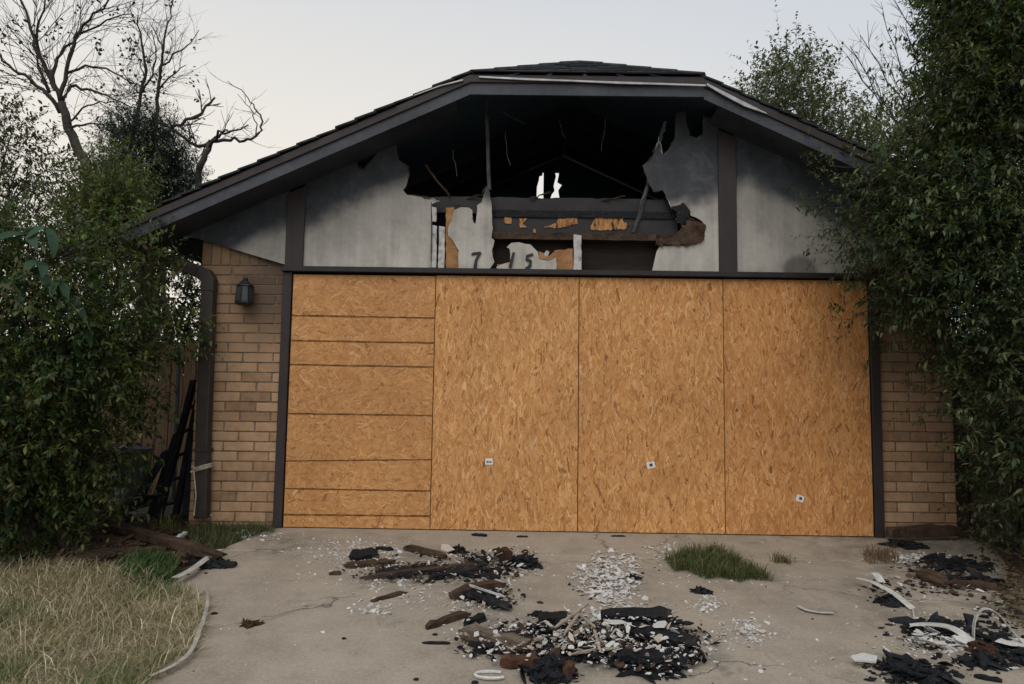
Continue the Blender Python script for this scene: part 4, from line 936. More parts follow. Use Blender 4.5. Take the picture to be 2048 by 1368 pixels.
tuft = blades('grass_clump', scatter(cg, 4200, rg, 0), .105, .0034, .95, [(.055,.075,.028), (.075,.095,.036), (.045,.060,.026), (.12,.13,.055), (.22,.20,.10), (.10,.125,.045)], 82, curl=.6)
props(tuft, 'fluffy green grass clump growing out of the driveway before the boards', 'grass')
dw = gpoly([(1722,1108),(1790,1106),(1800,1128),(1735,1130)])
props(blades('dry_weed', scatter(dw, 420, rg, 0), .085, .003, .45, [(.16,.10,.055), (.22,.15,.08), (.10,.07,.04)], 83), 'small brown dried weed on the driveway at right', 'weed')
for nm, q, lab in (('seedling', (1565,1125), 'tiny dry seedling on the concrete right of the grass clump'), ('seedling', (335,1060), 'small yellowish weed beside the leaning ladder')):
    c = G(*q); P = np.array([[c.x+rg.normal(0, .035), c.y+rg.normal(0, .03), c.z] for _ in range(130)])
    props(blades(nm, P, .08 if q[0] > 1000 else .13, .005, .5, [(.12,.11,.05), (.20,.17,.07)] if q[0] > 1000 else [(.16,.17,.05), (.10,.12,.04)], 84), lab, 'weed')
# leaf litter under the shrubs
def litter(name, poly, N, seed, lab, cols, L=.036):
    r = np.random.default_rng(seed); P = scatter(poly, N, r, .006); n = len(P); an = r.uniform(0, 2*PI, n); D = np.stack([np.cos(an), np.sin(an), r.normal(0, .25, n)], 1)
    P[:, 2] += r.uniform(0, .025, n); cols = np.array(cols); cl = cols[r.integers(0, len(cols), n)]*r.normal(1, .2, n)[:, None]
    o = link(name, leaf_mesh(name, P, D, np.array([0, 0, 1.])+r.normal(0, .35, (n, 3)), L*r.uniform(.5, 1.3, n), L*.5*r.uniform(.5, 1.2, n), np.clip(cl, .01, .9)), 'leaf'); return props(o, lab, 'leaf litter', kind='stuff')
LIT = [(.10,.065,.038), (.15,.10,.06), (.07,.045,.03), (.055,.06,.03), (.19,.14,.085)]
litter('leaf_litter', gpoly([(-300,1060),(60,1090),(210,1040),(300,985),(385,1040),(440,1090),(330,1165),(220,1140),(60,1135),(-400,1150)]), 3600, 91, 'brown leaf litter under the left shrub', LIT)
litter('leaf_litter', gpoly([(1920,1075),(1980,1100),(2010,1130),(1985,1190),(1960,1215),(2060,1270),(2300,1260),(2260,1060),(2050,1060)]), 3800, 92, 'brown leaf litter under the right shrub', LIT)
props(ground_poly('planting_bed', gpoly([(1925,1070),(1985,1098),(2020,1135),(2000,1195),(2060,1262),(2500,1300),(2500,1050)])[::-1], .004, 'litter_soil'), kind='structure')

# ------------------------------------------------------------------ left side yard: fence, ladder, pipe, bin
fen = empty('fence', (-4.6, 2.2, -.03), 'weathered wooden plank fence across the left side yard', 'fence')
rr = random.Random(41); x = -7.4
while x < HX0-.16:
    wd_ = .135; h_ = 1.72+rr.uniform(-.03, .03)
    bev(MB().prism([(x, -.03), (x+wd_, -.03), (x+wd_, h_-.03), (x+wd_-.03, h_), (x+.03, h_), (x, h_-.03)], 2.2+rr.uniform(-.004, .004), 2.22).build('plank', 'fence_wood', fen), .003); x += wd_+rr.uniform(.006, .014)
for z in (.35, 1.35): MB().box(-7.4, HX0-.02, 2.225, 2.265, z, z+.09).build('rail', 'fence_wood', fen)
for x in (-7.2, -5.2, -3.42): MB().box(x-.045, x+.045, 2.267, 2.357, -.1, 1.8).build('post', 'fence_wood', fen)
fr = empty('fence', (4.3, .55, -.03), 'dark brown plank fence beside the right brick wall behind the shrub', 'fence')
x = HX1+.02
while x < 6.4:
    h_ = 1.75+rr.uniform(-.03, .03); bev(MB().box(x, x+.135, .55+rr.uniform(-.004, .004), .57, -.03, h_).build('plank', 'dark_fence', fr), .003); x += .135+rr.uniform(.004, .010)
for z in (.35, 1.35): MB().box(HX1+.02, 6.4, .575, .615, z, z+.09).build('rail', 'dark_fence', fr)
# charred ladder leaning on the wall corner
lad = empty('ladder', G(322, 1030), 'charred black ladder leaning against the left wall corner', 'ladder')
def lpt(px, py, Y): return Vector(at(px, py, Y))
ra = [lpt(318, 1034, .12), lpt(388, 760, .42)]; rb = [lpt(352, 1028, .22), lpt(407, 740, .50)]
for p, q in (ra, rb):
    d = (q-p); m = MB(); a_ = Vector((.022, 0, 0)); b_ = Vector((0, .035, 0))
    m.add([p-a_-b_, p+a_-b_, p+a_+b_, p-a_+b_, q-a_-b_, q+a_-b_, q+a_+b_, q-a_+b_], [(0,3,2,1),(4,5,6,7),(0,1,5,4),(1,2,6,5),(2,3,7,6),(3,0,4,7)]); bev(m.build('rail', 'charred_wood', lad), .004)
for t in (.08, .25, .42, .59, .76, .92): MB().tube([ra[0].lerp(ra[1], t), rb[0].lerp(rb[1], t)], .014, 6).build('rung', 'charred_wood', lad)
pp = G(345, 990); m = MB(); m.tube([lpt(346, 1000, .9), lpt(352, 850, .9), lpt(358, 690, .9)], .022, 8); props(m.build('pole', 'gray_metal'), 'thin grey metal pole standing behind the ladder', 'pole')
bn = at(268, 905, 1.2); bx_, bz_ = bn[0], 0
bin_ = empty('bin', (bx_, 1.2, 0), 'grey plastic bin half hidden behind the left shrub', 'bin')
lathe([(.14, 0), (.15, .03), (.17, .52), (.165, .53), (.15, .5)], bx_, 1.2, 0, 14).build('tub', 'gray_metal', bin_)
lathe([(.185, .52), (.185, .55), (.10, .58), (.03, .59)], bx_, 1.2, 0, 14).build('lid', 'gray_metal', bin_)

# ------------------------------------------------------------------ burnt debris on the driveway
def board_mesh(L, W, T, seed, n=7, rag=.25):
    """charred plank: uneven section, broken ends; along X, lies on Z=0"""
    r = random.Random(seed); m = MB(); V = []
    for i in range(n+1):
        t = i/n; e = min(t, 1-t); ww = W*(1 if e > .01 else r.uniform(.35, .8))*r.uniform(.85, 1.05); th = T*(1 if e > .01 else r.uniform(.5, .9))*r.uniform(.8, 1.1)
        xo = (t-.5)*L; j = L*.05 if e < .01 else L*.01
        for a, b in ((-1, 0), (1, 0), (1, 1), (.2, 1.06), (-.4, .92), (-1, 1)):
            V.append((xo+r.uniform(-j, j)*rag*3, a*ww/2+r.uniform(-.06, .06)*W, b*th+(r.uniform(-.08, .08)*T if b else 0)))
    k_ = 6; F = [(i*k_+j, i*k_+(j+1)%k_, (i+1)*k_+(j+1)%k_, (i+1)*k_+j) for i in range(n) for j in range(k_)]
    F += [tuple(range(k_))[::-1], tuple(n*k_+j for j in range(k_))]; return m.add(V, F).mesh('board')
def place(o, p, yaw, pitch=0.0, roll=0.0):
    o.rotation_euler = (roll+math.atan(SLOPE)*math.cos(yaw), pitch-math.atan(SLOPE)*math.sin(yaw)*1.0, yaw); o.location = p
def board(p, q, W, T, mat, label, lift=0.0, roll=0.0, raise_end=0.0, name='charred_board', cat='board', group=None):
    A_, B_ = G(*p), G(*q); d = B_-A_; yaw = math.atan2(d.y, d.x); L = math.hypot(d.x, d.y)
    o = link(name, board_mesh(L, W, T, int(p[0]*7+p[1])), mat); c = (A_+B_)/2
    place(o, (c.x, c.y, c.z+lift), yaw, -raise_end/max(L, .05), roll); props(o, label, cat, group); return o
def lump_mesh(rx, ry, rz_, seed, sub=3, amp=.35, freq=2.2):
    from mathutils import noise as nz_
    bm = bmesh.new(); bmesh.ops.create_icosphere(bm, subdivisions=sub, radius=1.0)
    for v in bm.verts:
        o = v.co.copy(); n1 = nz_.noise(o*freq+Vector((seed*3.1, 0, 0))); n2 = nz_.noise(o*freq*2.6+Vector((0, seed*1.7, 0)))
        s = 1+amp*n1+amp*.6*n2; v.co = Vector((o.x*s*rx, o.y*s*ry, max(o.z*s*rz_, -.12*rz_)))
    me = bpy.data.meshes.new('lump'); bm.to_mesh(me); bm.free(); return me
def lump(px, py, w_px, h, mat, label, name='char_lump', cat='debris', depth=None, seed=0, amp=.42, group=None, dz=0.0):
    """a heap: low uneven core bristling with broken flakes, one mesh"""
    c = G(px, py); s = (c-Vector(CAM)).length/FPX*w_px/2; seed = seed or int(px+py); d_ = depth if depth else s*.75; r = random.Random(seed*7+1)
    h *= .75; core = lump_mesh(s*.82, d_*.82, h*.7, seed % 97, 3, amp, 2.6); m = MB()
    m.add([v.co[:] for v in core.vertices], [tuple(p.vertices) for p in core.polygons]); bpy.data.meshes.remove(core)
    if w_px > 22:
        for _ in range(int(26+s*420)):
            a_, q = r.uniform(0, 2*PI), math.sqrt(r.random())*1.12; fs = min(r.lognormvariate(math.log(.020), .5), s*.5); V, F = shard_geo(r, fs, fs*r.uniform(.08, .3))
            M = Matrix.Translation((q*s*math.cos(a_), q*d_*math.sin(a_), max(h*.72*(1-q*q), 0)+fs*.1)) @ Matrix.Rotation(r.uniform(0, 2*PI), 4, 'Z') @ Matrix.Rotation(r.gauss(0, .5), 4, 'X') @ Matrix.Rotation(r.gauss(0, .4), 4, 'Y') @ Matrix.Diagonal((r.uniform(.7, 1.9), .8, 1, 1))
            m.add([M @ Vector(v) for v in V], F)
    o = m.build(name, mat); o.location = (c.x, c.y, c.z+dz); o.rotation_euler = (math.atan(SLOPE), 0, 0)
    props(o, label, cat, group); return o
def shard_geo(r, s, t, warp=.0):
    k_ = r.choice((4, 5, 5, 6)); an = sorted(r.uniform(0, 2*PI) for _ in range(k_)); el = r.uniform(.45, 1.0)
    an = [2*PI*(i+r.uniform(-.3, .3))/k_ for i in range(k_)]
    base = [(s*math.cos(a)*r.uniform(.7, 1.1), s*el*math.sin(a)*r.uniform(.7, 1.1)) for a in an]
    V = [(x, y, 0) for x, y in base]+[(x*.94, y*.94, t) for x, y in base]
    F = [tuple(range(k_))[::-1], tuple(range(k_, 2*k_))]+[(i, (i+1)%k_, (i+1)%k_+k_, i+k_) for i in range(k_)]
    return V, F
def chips(name, spots, seed, mat, label, cat='rubble', tilt=.35):
    """fine rubble nobody could count: (px, py, spread_x px, spread_y px, count, size m)"""
    r = random.Random(seed); m = MB()
    for px, py, sx_, sy_, n, sz, *hh in spots:
        for _ in range(n):
            q1, q2 = r.gauss(0, .5), r.gauss(0, .5)
            if q1*q1+q2*q2 > (.85 if hh else 1.4): q1, q2 = r.uniform(-.6, .6), r.uniform(-.6, .6)
            x, y = px+q1*sx_, py+q2*sy_
            if y < 1064: continue
            c = G(x, y); s = sz*min(r.lognormvariate(0, .5), 2.4); V, F = shard_geo(r, s*r.uniform(.8, 1.3), s*r.uniform(.10, .30))
            M = Matrix.Translation((c.x, c.y, c.z+s*.12+(r.uniform(.2, 1)*hh[0] if hh else 0))) @ Matrix.Rotation(r.uniform(0, 2*PI), 4, 'Z') @ Matrix.Rotation(r.gauss(0, tilt), 4, 'X') @ Matrix.Rotation(r.gauss(0, tilt), 4, 'Y')
            m.add([M @ Vector(v) for v in V], F)
    return props(m.build(name, mat), label, cat, kind='stuff')
SHM = {}
def shard(px, py, s, mat, label, group, r, tilt=.4, dz=.012, name='plaster_shard'):
    key = (mat, r.randint(0, 7))
    if key not in SHM:
        rr_ = random.Random(str(key)); V, F = shard_geo(rr_, 1.0, .08); V = [(x*1.15, y*.8, z) for x, y, z in V]; me = MB().add(V, F).mesh(name); me.materials.append(MATS[mat]); SHM[key] = me
    o = link(name, SHM[key]); c = G(px, py); o.location = (c.x, c.y, c.z+dz); o.scale = (s, s, s)
    o.rotation_euler = (r.gauss(0, tilt), r.gauss(0, tilt), r.uniform(0, 2*PI)); props(o, label, 'plaster', group); return o

# upper pile
U = 'in the debris pile nearest the boards'
board((690,1134), (788,1126), .10, .025, 'charred_brown', 'broad brown charred panel at the left end '+U)
board((727,1161), (958,1134), .045, .022, 'charred_brown', 'longest thin charred plank lying across the front '+U, .012)
board((810,1100), (892,1120), .045, .035, 'charred_brown', 'charred brown batten slanting at the top '+U, .012)
board((752,1098), (786,1101), .045, .02, 'charred_wood', 'short black board end at the upper left '+U)
board((760,1146), (1000,1142), .12, .03, 'charred_wood', 'wide black charred board beneath the long plank '+U)
board((700,1120), (755,1112), .10, .04, 'charred_wood', 'black charred board end tilted on the brown panel '+U, .01, .3)
board((860,1160), (930,1150), .07, .035, 'charred_wood', 'black charred chunk at the front edge '+U)
board((925,1152), (1000,1158), .06, .03, 'charred_wood', 'black charred splinter right of the long plank '+U)
lump(918, 1104, 30, .075, 'charred_wood', 'round black charred knob standing at the top '+U, seed=4)
lump(1048, 1132, 66, .10, 'charred_wood', 'crumpled black sheet bundle at the right end '+U, seed=9, amp=.55)
bx = board((995,1120), (1022,1116), .09, .075, 'scorched_brown', 'small scorched brown block beside the crumpled black bundle', 0)
lump(960, 1124, 40, .04, 'charred_wood', 'low black charred heap right of the round knob', seed=12)
lump(985, 1146, 52, .035, 'charred_wood', 'low black heap below the scorched brown block', seed=13)
lump(800, 1150, 60, .03, 'charred_wood', 'low black charred heap under the long plank', seed=14)
rS = random.Random(50)
o = shard(893, 1108, .075, 'plaster_pink', 'large pinkish plaster shard propped up '+U, None, rS, .1, .04); o.rotation_euler = (.8, .2, .4)
board((943,1070), (973,1073), .05, .016, 'charred_wood', 'small black board lying close to the second sheet')
board((1033,1074), (1056,1074), .025, .010, 'charred_wood', 'thin black sliver lying right of the small black board')
board((1222,1073), (1250,1073), .022, .010, 'charred_wood', 'thin black sliver lying before the third sheet')
board((658,1149), (682,1149), .04, .018, 'charred_brown', 'little brown chip left of the upper debris pile', cat='debris')
# middle pile
board((745,1204), (812,1186), .035, .018, 'charred_brown', 'thin brown stick between the upper and lower debris piles')
board((903,1200), (1004,1173), .075, .05, 'charred_brown', 'charred beam with a brown end pointing up right', .005)
board((930,1196), (1018,1224), .085, .03, 'charred_wood', 'black slab with a pale edge leaning below the charred beam', .02, -.25)
board((938,1193), (1010,1217), .010, .012, 'drip_metal', 'bright metal strip on the edge of the leaning black slab', .062, name='metal_strip', cat='metal strip')
board((853,1258), (938,1230), .05, .03, 'charred_brown', 'charred stick left of the main debris pile')
board((930,1254), (968,1238), .055, .035, 'charred_wood', 'short black stick beside the charred stick')
board((845,1287), (900,1288), .022, .010, 'charred_wood', 'flat dark sliver lying left of the main debris pile')
lump(985, 1192, 44, .035, 'charred_wood', 'black crumbs heap behind the leaning black slab', seed=16)
# main pile
Mn = 'in the main debris pile'
for i, (px, py, w_, h_, lab) in enumerate([(1105,1262,76,.05,'black charred heap at the top left'), (1275,1262,170,.06,'broad black charred heap at the top right'), (1310,1296,150,.055,'broad black charred heap in the middle right'),
        (1300,1334,120,.045,'low black charred heap at the lower right'), (1000,1290,95,.04,'low black charred heap at the left'), (1180,1300,120,.035,'low black charred heap in the centre'), (1365,1306,60,.05,'black charred heap at the right end'), (1250,1318,90,.05,'black charred heap below the white block')]):
    lump(px, py, w_, h_, 'charred_wood', lab+' '+Mn, seed=20+i, amp=.6)
board((1205,1252), (1345,1250), .10, .03, 'charred_wood', 'long black charred board along the top '+Mn, .05, .2)
board((1255,1282), (1392,1306), .10, .03, 'charred_wood', 'black charred board sloping to the right end '+Mn, .045, .1)
board((1235,1330), (1330,1336), .09, .035, 'charred_wood', 'black charred board at the front right '+Mn, .03)
board((985,1280), (1070,1300), .08, .03, 'charred_wood', 'black charred board behind the weathered beam '+Mn, .02)
board((1078,1258), (1145,1252), .10, .03, 'charred_wood', 'black charred board under the pale laths '+Mn, .04)
board((925,1276), (1058,1312), .075, .065, 'weathered_beam', 'thick weathered beam slanting down '+Mn, .012)
board((1002,1334), (1078,1338), .06, .045, 'red_wood', 'red brown wood block at the front '+Mn, .01)
lump(1105, 1352, 100, .13, 'charred_wood', 'tall black charred lump at the front '+Mn, seed=31, amp=.5)
board((1128,1364), (1146,1352), .035, .05, 'red_wood', 'small reddish wood block against the tall black lump', .02)
for (p, q, lab, lf) in [((1112,1296),(1176,1246),'longest pale lath leaning over the heap',.10), ((1128,1308),(1160,1258),'second pale lath beside the longest one',.09), ((1188,1284),(1200,1330),'pale lath pointing at the camera',.06), ((1040,1316),(1090,1300),'short pale lath left of the centre',.06), ((1165,1262),(1190,1284),'short pale lath right of the longest one',.07), ((1145,1330),(1235,1318),'flat pale lath across the front',.05)]:
    board(p, q, .016, .010, 'lath_wood', lab+' '+Mn, lf, name='lath', cat='lath')
o = shard(1228, 1280, .065, 'plaster', 'square white block lying on black char '+Mn, None, rS, .05, .09)
o = shard(1320, 1286, .06, 'plaster', 'white plaster slab right of the square white block', None, rS, .1, .09)
# broken pale ring
c = G(982, 1354); m = MB(); m.tube([(c.x+.075*math.cos(t), c.y+.042*math.sin(t), c.z+.010) for t in np.linspace(.9, 5.6, 15)], .0075, 5); props(m.build('plaster_ring', 'plaster'), 'pale broken ring piece lying alone before the main debris pile', 'debris')
# small lone lumps on the concrete
for px, py, w_, lab in [(1404,1184,30,'dark oval chunk lying alone right of the white chip pile'), (1270,1156,24,'dark chunk at the right edge of the white chip pile'), (1075,1230,26,'dark chunk with pale crumbs above the main debris pile'), (688,1278,10,'small black crumb alone on the bare concrete at left'), (1080,1206,16,'small reddish crumb beside the middle debris pile'), (832,1360,12,'black crumb at the bottom edge left of the pale ring'), (950,1366,16,'black crumb at the bottom edge under the pale ring'), (870,1270,12,'small black crumb above the flat dark sliver'), (428,1228,14,'small black crumb beside the lawn edge'), (500,1250,30,'brown leaf flake lying alone on the left concrete')]:
    lump(px, py, w_, .018 if w_ < 20 else .024, 'scorched_brown' if 'red' in lab or 'brown' in lab else 'charred_wood', lab, seed=int(px))
# plaster shards one can pick out
def shard_set(n, polys, smin, smax, label, group, mats=('plaster', 'plaster', 'plaster_pink'), seed=1, dz=.012):
    r = random.Random(seed); pa = np.array(polys, float)
    for _ in range(n):
        for _t in range(60):
            x, y = r.uniform(*sorted((pa[:, 0].min(), pa[:, 0].max()))), r.uniform(pa[:, 1].min(), pa[:, 1].max())
            if inpoly(np.array([[x, y]]), polys)[0]: break
        shard(x, y, r.uniform(smin, smax), r.choice(mats), label, group, r, .4, dz*r.uniform(.6, 1.8))
shard_set(64, [(930,1270),(1080,1240),(1200,1262),(1340,1262),(1392,1330),(1330,1345),(1200,1335),(1060,1330),(960,1320)],  .012, .034, 'pale plaster shard scattered over the main debris pile', 'plaster shards on the main pile', seed=2, dz=.055)
shard_set(60, [(1165,1130),(1200,1112),(1260,1125),(1285,1150),(1250,1190),(1270,1225),(1200,1215),(1160,1185)], .014, .034, 'pale plaster shard in the white chip pile on mid driveway', 'plaster shards in the white chip pile', seed=3)
shard_set(30, [(700,1120),(760,1105),(880,1120),(1010,1112),(1060,1150),(960,1165),(800,1165)], .014, .034, 'pale plaster shard in the debris pile nearest the boards', 'plaster shards in the upper pile', seed=4, dz=.03)
shard_set(22, [(900,1185),(1000,1180),(1015,1225),(960,1225),(890,1215)], .012, .026, 'pale plaster shard around the leaning black slab', 'plaster shards in the middle pile', seed=5, dz=.02)
shard_set(30, [(1810,1268),(1840,1255),(1900,1275),(1950,1290),(1945,1308),(1850,1300)], .018, .045, 'white plaster shard heaped under the white strips at right', 'plaster shards in the right pile', ('plaster',), seed=6, dz=.025)
shard_set(14, [(1700,1120),(1900,1110),(2000,1140),(2040,1230),(1980,1240),(1850,1200)], .012, .028, 'pale plaster shard strewn over the concrete beside the right shrub', 'stray shards at right', seed=7)
shard_set(12, [(1395,1210),(1450,1205),(1530,1250),(1520,1285),(1430,1275)], .012, .024, 'pale plaster shard in the small chip patches right of the main pile', 'shards in small patches', seed=8)
# uncountable crumbs
chips('wood_splinters', [(1120,1296,230,46,190,.011,.07), (1310,1300,140,60,50,.009,.05), (880,1138,240,36,150,.008,.03), (970,1195,80,30,60,.008,.015), (1890,1280,110,34,90,.009,.02), (1900,1160,150,40,90,.008,.006)], 64, 'lath_wood', 'beige broken bits mixed into the debris piles', tilt=.5)
chips('brown_splinters', [(1130,1296,240,46,200,.015,.06), (1300,1310,150,56,110,.014,.05), (870,1138,240,36,150,.014,.03), (1920,1150,160,50,150,.014,.01)], 65, 'charred_brown', 'brown burnt bits mixed into the debris piles', tilt=.5)
chips('plaster_rubble', [(700,1090,130,16,260,.006), (740,1112,120,26,300,.008), (880,1145,280,46,420,.008), (1010,1130,110,40,200,.009), (780,1185,110,40,110,.008), (740,1220,50,14,60,.009), (960,1200,110,46,170,.008), (1222,1136,80,38,300,.010,.010), (1212,1165,76,46,300,.012,.016), (1225,1192,60,20,130,.012), (1240,1228,110,22,170,.011),
    (1120,1295,270,64,420,.009,.07), (1320,1318,130,50,260,.009,.06), (1230,1280,150,40,90,.011,.08), (1340,1110,50,30,110,.009), (1420,1210,50,16,110,.008), (1500,1262,46,34,170,.008), (1440,1275,60,30,80,.007), (1830,1116,80,12,260,.009), (1880,1285,130,40,200,.010), (520,1072,80,10,90,.010), (640,1108,120,6,60,.006),
    (1100,1220,900,240,420,.0035), (1300,1130,900,120,200,.0035), (1900,1200,260,160,160,.008), (620,1180,240,160,90,.005), (1690,1330,300,70,60,.007), (1420,1160,240,14,50,.009)], 61, 'plaster', 'tiny white plaster crumbs scattered over the driveway')
chips('char_rubble', [(880,1148,210,26,360,.010,.02), (1000,1126,100,30,190,.010,.03), (980,1195,80,30,130,.010,.015), (1140,1292,270,60,700,.013,.04), (1310,1300,140,60,420,.014,.05), (1225,1165,90,50,60,.010), (1900,1128,110,18,200,.014), (1880,1172,150,28,140,.013), (1890,1270,120,30,180,.016), (1830,1345,110,34,180,.016), (1960,1330,70,18,60,.013), (2010,1230,80,60,160,.012), (1200,1250,900,200,60,.004), (1780,1190,60,30,40,.012)], 62, 'charred_wood', 'tiny black char crumbs scattered over the driveway')
# right-hand debris
lump(1915, 1132, 100, .05, 'charred_wood', 'low black heap beneath the right shrub behind the curved board', seed=41, amp=.6)
board((1838,1152), (1892,1176), .11, .03, 'charred_brown', 'curved dark board leaning on the concrete at right', .02, .35)
board((1900,1172), (1992,1178), .07, .04, 'charred_brown', 'dark reddish board lying right of the curved board')
lump(1950, 1166, 90, .03, 'charred_wood', 'low char heap behind the dark reddish board', seed=43)
board((1780,1083), (1925,1079), .075, .085, 'charred_brown', 'charred dark beam lying at the foot of the right brick wall', .035)
lump(1815, 1092, 60, .045, 'charred_wood', 'black lump below the charred beam at the right brick wall', seed=44)
lump(1890, 1262, 120, .045, 'charred_wood', 'black charred heap behind the white strips at right', seed=45, amp=.55)
lump(1998, 1290, 44, .07, 'charred_wood', 'dark grey block under the white arch', seed=46)
lump(1962, 1302, 44, .05, 'scorched_brown', 'crumpled rust brown scrap under the left foot of the white arch', seed=47, amp=.6)
lump(1970, 1326, 66, .03, 'charred_wood', 'flat black lump below the white arch', seed=48, amp=.55)
lump(2040, 1318, 50, .05, 'charred_wood', 'black lump cut by the right edge of the picture', seed=49, amp=.5)
lump(1800, 1336, 70, .045, 'charred_wood', 'black lump right of the white slab near the bottom edge', seed=50, amp=.6)
lump(1845, 1356, 90, .06, 'charred_wood', 'largest black lump at the bottom edge on the right', seed=51, amp=.55)
lump(1896, 1352, 14, .022, 'charred_wood', 'small black crumb right of the largest bottom lump', seed=52)
board((1948,1354), (2004,1364), .04, .014, 'charred_wood', 'flat black scrap at the bottom right')
board((1990,1336), (2037,1337), .010, .006, 'white_plastic', 'thin white stick lying by the flat black lump', name='stick', cat='stick')
o = shard(1730, 1330, .10, 'plaster', 'largest white slab shard near the bottom edge at right', None, rS, .05, .03); o.rotation_euler = (.25, .05, .4)
o = shard(2034, 1298, .10, 'plaster', 'flat white slab under the right foot of the white arch', None, rS, .05, .03); o.rotation_euler = (.1, .05, .1)
lump(1780, 1206, 46, .045, 'charred_wood', 'black shapeless scrap under the long white strip', seed=53, amp=.6)
# bent white trim strips: flat ribbons with thickness
def ribbon(pts, wd_, t, mat, label, name='trim_strip', twist=0.0, cat='strip', vertical=False):
    pts = [Vector(p) for p in pts]; n = len(pts); fine = []
    for i in range(n-1):
        p0, p1, p2, p3 = pts[max(i-1, 0)], pts[i], pts[i+1], pts[min(i+2, n-1)]
        for s in range(6):
            u = s/6; fine.append(.5*((2*p1)+(p2-p0)*u+(2*p0-5*p1+4*p2-p3)*u*u+(3*p1-p0-3*p2+p3)*u**3))
    fine.append(pts[-1]); V, F = [], []; k_ = len(fine)
    for i, p in enumerate(fine):
        d = (fine[min(i+1, k_-1)]-fine[max(i-1, 0)]).normalized(); tw_ = twist*i/(k_-1)
        s_ = d.cross(Vector((0, 0, 1))) if not vertical else Vector((.25, 1, 0)); s_ = s_.normalized() if s_.length > 1e-3 else Vector((0, 1, 0)); u_ = s_.cross(d).normalized()
        if tw_: R = Matrix.Rotation(tw_, 3, d); s_ = R @ s_; u_ = R @ u_
        for a, b in ((-1, 0), (0, .12), (1, 0), (1, .5), (0, .62), (-1, .5)): V.append(p+s_*wd_/2*a+u_*t*b)
    for i in range(k_-1):
        for j in range(6): F.append((i*6+j, i*6+(j+1)%6, (i+1)*6+(j+1)%6, (i+1)*6+j))
    F += [tuple(range(6))[::-1], tuple((k_-1)*6+j for j in range(6))]
    return props(MB().add(V, F).build(name, mat), label, cat)
ribbon([G(1716,1172,.05), G(1750,1186,.06), G(1790,1204,.045), G(1826,1222,.012)], .035, .006, 'white_plastic', 'long white strip bridging black scraps on the right concrete', twist=.4)
ribbon([G(1732,1166,.05), G(1750,1170,.075), G(1764,1178,.04)], .05, .006, 'white_plastic', 'short white strip end behind the long white strip')
ribbon([G(1597,1216,.012), G(1612,1224,.012), G(1640,1229,.012), G(1666,1230,.012)], .026, .006, 'white_plastic', 'short curved white strip alone on the right concrete')
ar = [G(1946,1288,.0), G(1950,1280,.10), G(1968,1284,.17), G(1994,1290,.17), G(2022,1296,.10), G(2052,1302,.02)]
ribbon(ar, .035, .006, 'white_plastic', 'white strip bent into an upright arch at the right edge', vertical=True)
ribbon([G(1820,1262,.03), G(1860,1268,.05), G(1905,1280,.06), G(1945,1296,.03)], .04, .008, 'white_plastic', 'white strip lying along the top of the right shard heap', twist=.5)
ribbon([G(1826,1222,.01), G(1828,1240,.008), G(1822,1256,.008)], .010, .004, 'dirty_plastic', 'thin cord linking the white strips on the right', name='cord', cat='cord')
# edging strips along the lawn
ribbon([G(300,1366,.03), G(345,1345,.03), G(380,1316,.03), G(398,1275,.03), G(412,1230,.035), G(415,1198,.03), G(408,1186,.025)], .019, .006, 'dirty_plastic', 'long pale edging strip curving along the lawn edge', 'edging_strip', twist=.5)
ribbon([G(350,1172,.05), G(380,1155,.045), G(412,1130,.04), G(438,1108,.03)], .05, .007, 'dirty_plastic', 'short pale edging strip beside the dark board at the driveway corner', 'edging_strip')
ribbon([G(283,1072,.06), G(300,1080,.05), G(320,1088,.04), G(345,1098,.03)], .018, .005, 'white_plastic', 'thin white cord lying on the charred boards at left', 'cord', cat='cord')
o = board((352,1094), (372,1080), .035, .022, 'white_plastic', 'short white pipe piece standing out on the left char', .05, name='pipe_piece', cat='pipe')
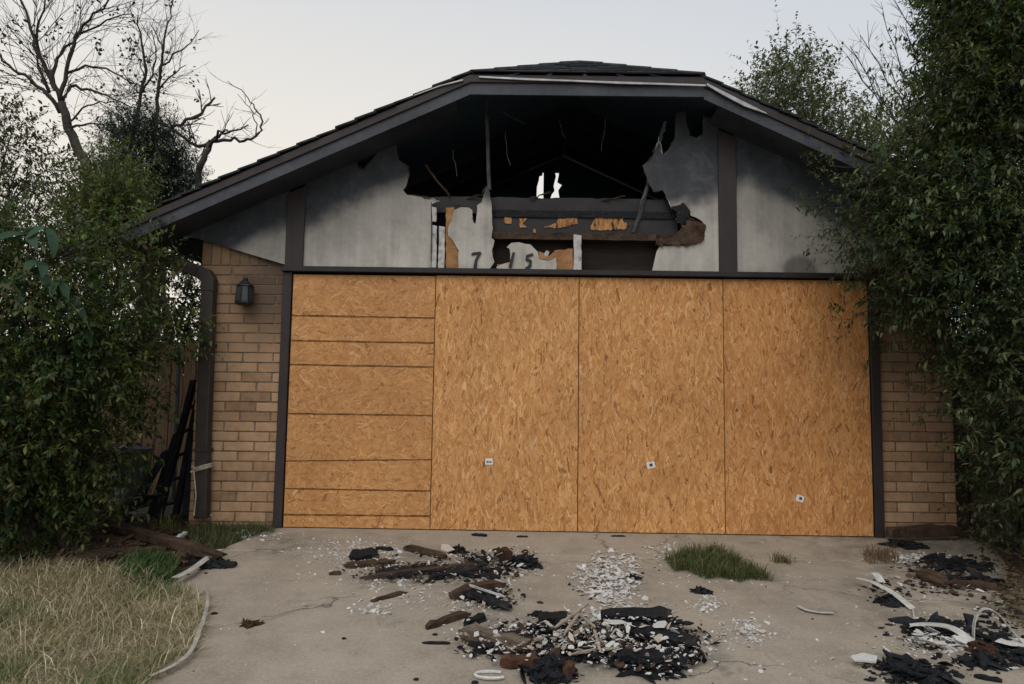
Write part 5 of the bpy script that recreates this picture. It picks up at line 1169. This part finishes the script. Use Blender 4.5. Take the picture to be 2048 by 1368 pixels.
# charred boards in the left yard
for (p, q, W_, T_, lab, lf) in [((215,1062),(440,1128),.10,.05,'long charred board pointing at the driveway corner',.03), ((180,1110),(330,1104),.07,.04,'charred board lying behind the green weed patch',.0), ((210,1030),(300,1008),.07,.05,'charred board at the back of the left yard',.02),
        ((380,1130),(470,1136),.06,.03,'black charred board end at the driveway corner',.01), ((230,1080),(330,1075),.09,.03,'broad charred board before the leaning ladder',.0), ((200,1050),(270,1075),.06,.04,'short charred board under the left shrub',.02), ((120,1095),(200,1080),.08,.04,'charred board deep under the left shrub',.02)]:
    board(p, q, W_, T_, 'charred_wood' if 'black' in lab or 'broad' in lab else 'charred_brown', lab, lf)
for i, (p, q, y0, y1, lab) in enumerate([((300,1040),(352,870),.25,.75,'charred plank leaning left of the ladder'), ((250,1050),(330,905),.3,.9,'thin charred plank leaning farther left of the ladder'), ((372,1030),(388,880),.1,.3,'short charred plank leaning between ladder and downspout')]):
    A_, B_ = Vector(at(*p, y0)), Vector(at(*q, y1)); A_.z = max(A_.z, -.03); d = (B_-A_).normalized(); a_ = Vector((.035, .01, 0)); b_ = d.cross(a_).normalized()*.012
    m = MB(); m.add([A_-a_-b_, A_+a_-b_, A_+a_+b_, A_-a_+b_, B_-a_*.7-b_, B_+a_-b_+d*.05, B_+a_+b_+d*.04, B_-a_*.8+b_], [(0,3,2,1),(4,5,6,7),(0,1,5,4),(1,2,6,5),(2,3,7,6),(3,0,4,7)])
    props(m.build('charred_plank', 'charred_wood'), lab, 'board')
for px, py, w_, h_, lab in [(300,1062,90,.05,'low burnt heap before the ladder'), (230,1085,110,.06,'wide burnt heap under the left shrub'), (150,1112,120,.05,'burnt heap at the lawn edge below the left shrub'), (350,1118,60,.035,'small burnt heap between weed patch and driveway')]:
    lump(px, py, w_, h_, 'charred_brown', lab, seed=int(px), amp=.5)
lump(432, 1132, 50, .05, 'charred_wood', 'black lump at the end of the short pale edging strip', seed=61)
bev(MB().box(*[float(v) for v in (lambda a, b: (a.x, b.x, .35, .9, .0, .05))(Vector(at(285, 1000, .6)), Vector(at(385, 1000, .6)))]).build('paving_slab', 'concrete'), .01)
props(bpy.data.objects['paving_slab'], 'pale concrete slab on the ground behind the ladder', 'slab')
chips('yard_rubble', [(300,1090,180,60,240,.016), (240,1050,160,60,200,.016)], 63, 'charred_brown', 'dark burnt crumbs over the left yard soil')
